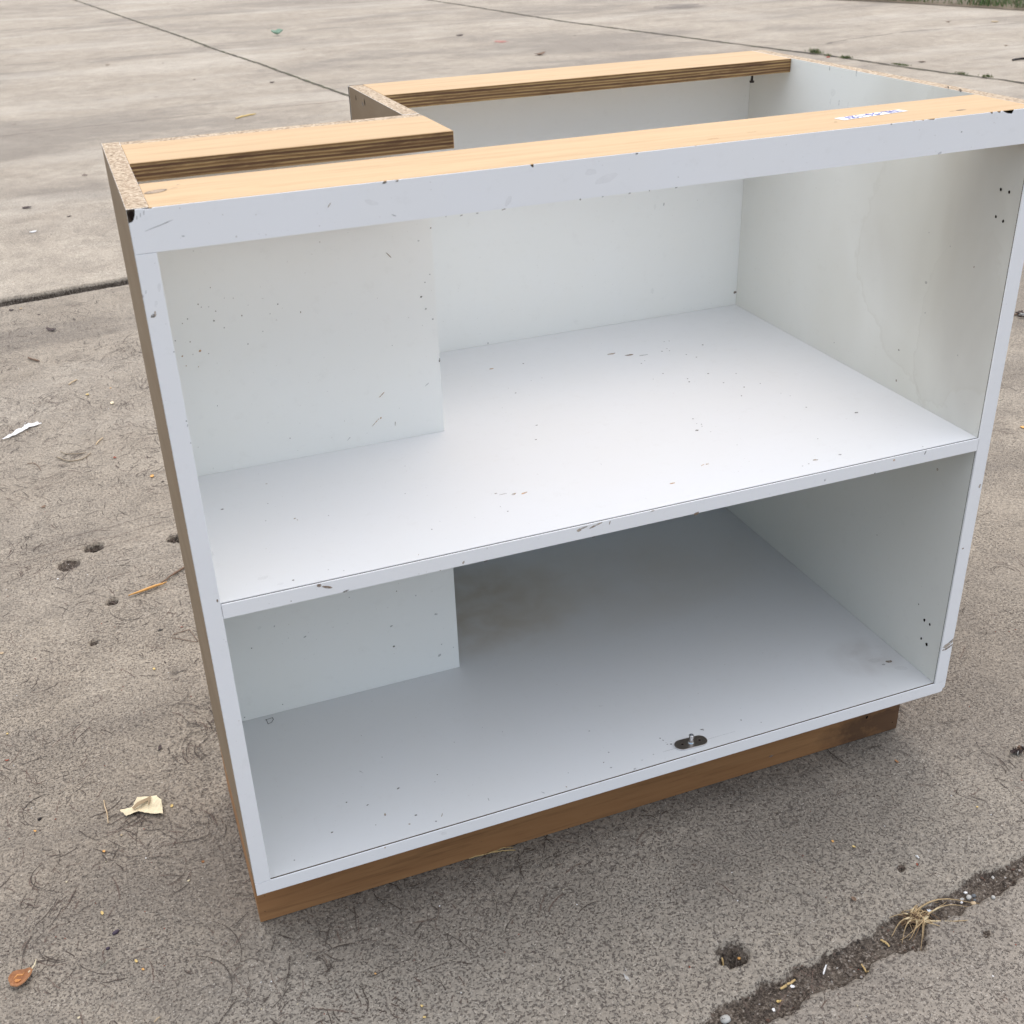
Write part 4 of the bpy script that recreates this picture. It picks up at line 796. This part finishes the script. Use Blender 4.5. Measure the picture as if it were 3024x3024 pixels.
for i, (kind, name, cat, label, group, pts, size, col) in enumerate(DEBRIS):
    q = random.Random(100 + i); x, y = pts[0]; z = gz(x, y)
    if kind in ('chip', 'leaf', 'green'):
        far = y > 3
        if name == 'leaf_pile':
            b = MB()
            for k in range(16):
                f_ = flake(size * q.uniform(.12, .24), 'leaf', q); a = q.random() * 6.28; ox, oy = q.gauss(0, size * .35), q.gauss(0, size * .28)
                b.add([(ox + v[0] * math.cos(a) - v[1] * math.sin(a), oy + v[0] * math.sin(a) + v[1] * math.cos(a), v[2] + q.uniform(0, .006)) for v in f_.v], f_.f, [q.choice((0, 0, 1, 2))] * len(f_.f))
            o = b.build(name, [MC[col], MC['brown'], MC['stone']], loc=(x, y, z + .001))
        else:
            b = flake(size / 2 * (.95 if kind == 'chip' else .8), kind, q)
            if kind == 'green': b.v = [(v[0], v[1] * 1.3, v[2] * 2.2 + .01) for v in b.v]
            o = b.build(name, [MC[col]], loc=(x, y, z + .0006)); o.rotation_euler = (0, 0, q.random() * 6.28 if not far else q.uniform(-.4, .4))
    elif kind in ('straw', 'split', 'strip'):
        P = smooth_pts([(a, b_, 0) for a, b_ in pts], 5); n = len(P); w = size / 2
        L_ = [(a - x, b_ - y, gz(a, b_) - z + w + .0006 + .002 * math.sin(math.pi * k / (n - 1)) * q.random()) for k, (a, b_, _) in enumerate(P)]
        b = MB()
        if kind == 'straw':
            b.tube(L_, [w * (.55 + .45 * math.sin(math.pi * (.15 + .75 * k / (n - 1)))) * q.uniform(.85, 1.1) for k in range(n)], 6)
            o = b.build(name, [MC[col]], smooth=True, loc=(x, y, z))
        elif kind == 'split':
            root = bpy.data.objects.new(name, None); C.objects.link(root); root.location = (x, y, z); o = root
            m_ = n // 3
            b.tube(L_, [w * (.28 + .5 * k / (n - 1)) * (1.5 if k == int(n * .72) else 1) for k in range(n)], 7); b.build('bark_stem', [MC['brown']], root, smooth=True)
            b = MB(); b.tube([(p[0] + .002 * t, p[1] - .0012, p[2] + .0015) for t, p in enumerate(L_[:m_ + 2])], [w * .9 * max(.12, math.sin(math.pi * (k + .4) / (m_ + 2))) for k in range(m_ + 2)], 6)
            b.build('split_wood', [MC['orange']], root, smooth=True)
        else:
            for k in range(n): pass
            T = [max(.12, math.sin(math.pi * (k + .5) / n)) * q.uniform(.5, 1.15) for k in range(n)]
            vs = []; fs = []
            for k, p in enumerate(L_):
                for s_ in (-1, 0, 1): vs.append((p[0] + q.gauss(0, .0012), p[1] + s_ * w * 1.5 * T[k], .003 + (s_ + 1) * .004 * T[k] * q.uniform(.4, 1.2) + q.uniform(0, .003)))
            for k in range(n - 1):
                for s_ in (0, 1): fs.append((3 * k + s_, 3 * k + 3 + s_, 3 * k + 4 + s_, 3 * k + 1 + s_))
            b.add(vs, fs); o = b.build(name, [MC[col]], loc=(x, y, z)); sm = o.modifiers.new('thickness', 'SOLIDIFY'); sm.thickness = .0006
    elif kind == 'peb':
        b = pebble(size / 2 / 1.25, q); o = b.build(name, [MC[col]], smooth=True, loc=(x, y, z + size * .2)); o.rotation_euler = (0, 0, q.uniform(-.3, .6))
    elif kind == 'tape':
        P = [Vector((a - x, b_ - y)) for a, b_ in pts]; c0 = sum(P, Vector((0, 0))) / len(P)
        bm = bmesh.new(); vs = [bm.verts.new((p.x, p.y, 0)) for p in P]; bm.faces.new(vs)
        bmesh.ops.triangulate(bm, faces=bm.faces); bmesh.ops.subdivide_edges(bm, edges=bm.edges, cuts=5, use_grid_fill=True)
        for v in bm.verts:
            u, w = v.co.x, v.co.y
            fold = abs((u * .75 + w * 1.1) * 55 % 2 - 1)
            v.co.z = .0015 + fold * .004 + q.uniform(0, .0009) + max(0, u - .035) * .12
            v.co.x += q.uniform(-.0006, .0006); v.co.y += q.uniform(-.0006, .0006)
        me_ = bpy.data.meshes.new(name); bm.to_mesh(me_); bm.free(); me_.materials.append(MC['cream'])
        o = bpy.data.objects.new(name, me_); C.objects.link(o); o.location = (x, y, z); sm = o.modifiers.new('thickness', 'SOLIDIFY'); sm.thickness = .0004
        b = MB(); r1 = .5
        A_ = [(0.0163, -0.0053), (0.0245, 0.0031), (0.0378, 0.0072), (0.042, 0.0088), (0.0436, 0.0107), (.0420, .0040), (0.0395, -0.007), (0.0369, -0.0103), (0.0384, 0.0009), (0.0263, -0.0036), (0.0188, -0.0086)]
        b.prism([(a, b_) for a, b_ in A_], .0075, .0080); b.build('folded_edge', [MC['fold']], o)
    elif kind == 'pod':
        root = bpy.data.objects.new(name, None); C.objects.link(root); root.location = (x, y, z); o = root
        vs = []; fs = []; nr, ns = 6, 18; r = size / 2
        for a in range(nr):
            f_ = (a + .3) / (nr - .7)
            for j in range(ns):
                t = 2 * math.pi * j / ns; w = r * f_ * (1 + .10 * math.sin(3 * t + 1) + q.uniform(-.03, .03)) * (1.25 if abs(t - .55) < .35 else 1)
                vs.append((w * math.cos(t) * 1.02, w * math.sin(t) * 1.0, .001 + r * .42 * f_ ** 2.2 + (q.uniform(0, .0012) if a > 3 else 0) - (.003 if a < 2 else 0) * 0))
        for a in range(nr - 1):
            for j in range(ns): fs.append((a * ns + j, a * ns + (j + 1) % ns, (a + 1) * ns + (j + 1) % ns, (a + 1) * ns + j))
        fs.append(tuple(range(ns))[::-1]); b = MB(); b.add(vs, fs); h_ = b.build('husk', [MC['pod']], root, smooth=False)
        sm = h_.modifiers.new('thickness', 'SOLIDIFY'); sm.thickness = .0014
        b = MB(); b.tube([(-r * .45, r * .1, .006), (-.001, r * .26, .0075), (r * .35, r * .12, .007), (r * .5, r * .3, .008)], [.0006, .0014, .0012, .0005], 6); b.build('inner_fold', [podin], root, smooth=True)
        b = MB(); f_ = flake(r * .34, 'chip', q); b.add([(v[0] - .002, v[1] - r * .15, v[2] + .003) for v in f_.v], f_.f); b.build('seed', [podin], root)
        b = MB(); b.tube([(r * .85, r * .3, .006), (r * 1.15, r * .62, .006), (r * 1.45, r * 1.0, .007), (r * 1.62, r * 1.45, .009)], [.0011, .0009, .0009, .0006], 6); b.build('stem', [MC['cream']], root, smooth=True)
    tag(o, label, cat, group)

# dry weed in the dirt filled joint
def gpt(p): return p
wx, wy = WEED
weed = bpy.data.objects.new('dry_weed', None); C.objects.link(weed); weed.location = (wx, wy, gz(wx, wy))
tag(weed, 'dried up straw coloured weed with limp blades growing from the dirt filled joint', 'weed')
mweed = simple('dry_blade', (.40, .29, .16), .7, .2, 0, .5, 60); mweed2 = simple('dry_crown', (.58, .47, .29), .7, .2, 0, .35, 120); mweed3 = simple('dead_blade', (.17, .11, .065), .8, .1, 0, .4, 90)
q = random.Random(21)
b = MB(); c_ = MB()
for k in range(64):
    if k < len(WBL):
        ex, ey = WBL[k]; ex -= wx; ey -= wy; L_ = math.hypot(ex, ey); a = math.atan2(ey, ex)
    else:
        a = q.random() * 6.28; L_ = q.uniform(.006, .022) * (1.6 if abs(math.cos(a)) > .6 else .7); ex, ey = L_ * math.cos(a), L_ * math.sin(a)
    ox, oy = q.gauss(0, .009), q.gauss(0, .003)
    hgt_ = q.uniform(.002, .008); bend = q.uniform(-.2, .2)
    P = []
    for t in np.linspace(0, 1, 9):
        px = ox + (ex - ox) * t - ey * bend * math.sin(math.pi * t); py = oy + (ey - oy) * t + ex * bend * math.sin(math.pi * t)
        P.append((px, py, .003 + hgt_ * math.sin(math.pi * min(1, t * 1.15)) + .001))
    w0 = q.uniform(.0005, .0009) * (1.3 if k < len(WBL) else 1)
    b.tube(P, [w0 * (1.25 - .95 * t) for t in np.linspace(0, 1, 9)], 5, 0 if q.random() < .65 or k < len(WBL) else 1)
    if k < 22 and (k < 8 or q.random() < .6): c_.tube(P[:4], [w0 * 2.0, w0 * 1.9, w0 * 1.4, w0 * .7], 6)
b.build('dry_blades', [mweed, mweed3], weed, smooth=True); c_.build('root_crown', [mweed2], weed, smooth=True)

# loose dirt and gravel filling the wide joint and the holes
gm = []
for i, c3 in enumerate(((.05, .042, .036), (.10, .082, .066), (.19, .16, .135), (.36, .33, .30), (.55, .52, .48), (.13, .08, .06))): gm.append(simple('gravel_%s' % 'abcdef'[i], c3, .9, .15))
b = MB(); q = random.Random(31)
OCT = [(1, 0, 0), (-1, 0, 0), (0, 1, 0), (0, -1, 0), (0, 0, 1), (0, 0, -1)]
OF = [(0, 2, 4), (2, 1, 4), (1, 3, 4), (3, 0, 4), (2, 0, 5), (1, 2, 5), (3, 1, 5), (0, 3, 5)]
cand = np.random.RandomState(3).rand(16000, 2)
gx = -.3 + cand[:, 0] * 1.6; gy = -.42 + cand[:, 1] * .36
tr = trench(gx, gy); hh, _ = ground_h(gx, gy)
def grain(b, x, y, z, r, mi):
    a = q.random() * 6.28; s_ = [r * q.uniform(.6, 1.3) for _ in range(3)]
    b.add([(x + (v[0] * s_[0] * math.cos(a) - v[1] * s_[1] * math.sin(a)), y + (v[0] * s_[0] * math.sin(a) + v[1] * s_[1] * math.cos(a)), z + v[2] * s_[2] * .8) for v in OCT], OF, mi)
for x, y, t, z in zip(gx, gy, tr, hh):
    if t > .45:
        r = .0005 + .0022 * q.random() ** 3
        grain(b, x, y, z + r * .3, r, q.choices(range(6), (5, 5, 3.5, 1.5, .6, 2))[0])
for cx, cy, rx, ry, dep in HOLES:
    for k in range(int(60 * rx / .01)):
        a = q.random() * 6.28; s_ = math.sqrt(q.random()) * .95; x, y = cx + rx * s_ * math.cos(a), cy + ry * s_ * math.sin(a)
        r = .0004 + .001 * q.random() ** 2; grain(b, x, y, gz(x, y) + r * .3, r, q.choices(range(6), (5, 4, 3, 1, .4, 2))[0])
o = b.build('loose_gravel', gm, loc=(0, 0, 0)); tag(o, 'dark dirt and fine gravel filling the wide joint and holes', 'gravel', kind='stuff')
# grit crumbs all over the slab
b = MB()
for k in range(1500):
    y = -.45 + 3.6 * q.random() ** 1.6; x = rr.uniform(-.5, .05) if q.random() < .45 else rr.uniform(.0, 1.2 + y)
    if -.01 < x < .96 and .0 < y < .6: continue
    r = q.uniform(.0005, .0013); grain(b, x, y, gz(x, y) + r * .3, r, q.choices(range(4), (4, 2, 1, 1.2))[0])
o = b.build('grit', [MC['dark'], MC['rust'], MC['cream'], MC['white']]); tag(o, 'tiny dark and pale grit crumbs scattered over the concrete', 'grit', kind='stuff')

# grass verge at the far right and tufts in the mossy joint
EDGE = [(-3, 33), (4.5, 21.5), (6.2, 15.5), (7.15, 11.5), (7.5712, 9.7992), (7.7537, 9.4285), (7.9628, 8.7142), (8.209, 7.7666), (9.2, 4.0), (10.5, -2)]
bl = [simple('blade_%s' % n_, c3, .6, .3, 0, .2, 3) for n_, c3 in (('mid', (.075, .14, .032)), ('dark', (.035, .075, .02)), ('olive', (.14, .15, .06)), ('dry', (.30, .24, .15)))]
soilm = simple('verge_soil', (.16, .13, .095), .95, .1, 0, .45, 6)
b = MB(); n = len(EDGE)
vs = [(x, y, .004 + .0) for x, y in EDGE] + [(x + .06, y + .04, .022) for x, y in EDGE] + [(x + 40, y + 30, .03) for x, y in EDGE]
b.add(vs, [(i, i + 1, n + i + 1, n + i) for i in range(n - 1)] + [(n + i, n + i + 1, 2 * n + i + 1, 2 * n + i) for i in range(n - 1)])
o = b.build('soil', [soilm]); tag(o, 'bare brown soil under the grass verge', 'soil', kind='structure')
def blade(b, x, y, z, h, w, mi):
    a = q.random() * 6.28; l = q.uniform(.2, .9) * h; ca, sa = math.cos(a), math.sin(a); d = q.random() * 6.28; wx_, wy_ = w * math.cos(d), w * math.sin(d)
    b.add([(x - wx_, y - wy_, z), (x + wx_, y + wy_, z), (x + l * .4 * ca + wx_ * .7, y + l * .4 * sa + wy_ * .7, z + h * .6), (x + l * .4 * ca - wx_ * .7, y + l * .4 * sa - wy_ * .7, z + h * .6), (x + l * ca, y + l * sa, z + h)], [(0, 1, 2, 3), (3, 2, 4)], mi)
b = MB(); ey_ = sorted(EDGE, key=lambda p: p[1]); EYs = [p[1] for p in ey_]; EXs = [p[0] for p in ey_]
for k in range(42000):
    y = q.uniform(6.0, 18); x = np.interp(y, EYs, EXs) + q.random() ** 1.5 * 3.2
    dn_ = float(vn(np.array(x), np.array(y), 3.2, 5))
    if q.random() > .15 + 1.6 * max(0, dn_ - .25): continue
    blade(b, x + q.gauss(0, .02), y, .02, q.uniform(.02, .07) * (.6 + dn_), q.uniform(.002, .004), q.choices(range(4), (5, 3, 2, 1.2))[0])
o = b.build('grass', bl); tag(o, 'patchy green grass on the verge beyond the concrete', 'grass', kind='stuff')
for (x0, y0, x1, y1, cnt, h, label) in TUFTS:
    b = MB(); cx, cy = (x0 + x1) / 2, (y0 + y1) / 2
    for k in range(cnt):
        t = (q.random() + q.random() + q.random() + q.random()) / 4; blade(b, x0 + (x1 - x0) * t - cx + q.gauss(0, .012), y0 + (y1 - y0) * t - cy + q.gauss(0, .012), 0, h * q.uniform(.25, .7), q.uniform(.0015, .003), q.choices(range(4), (4, 2, 4, 1.5))[0])
    o = b.build('grass_tuft', bl, loc=(cx, cy, .004)); tag(o, label, 'grass tuft', 'grass tufts growing in the mossy joint')
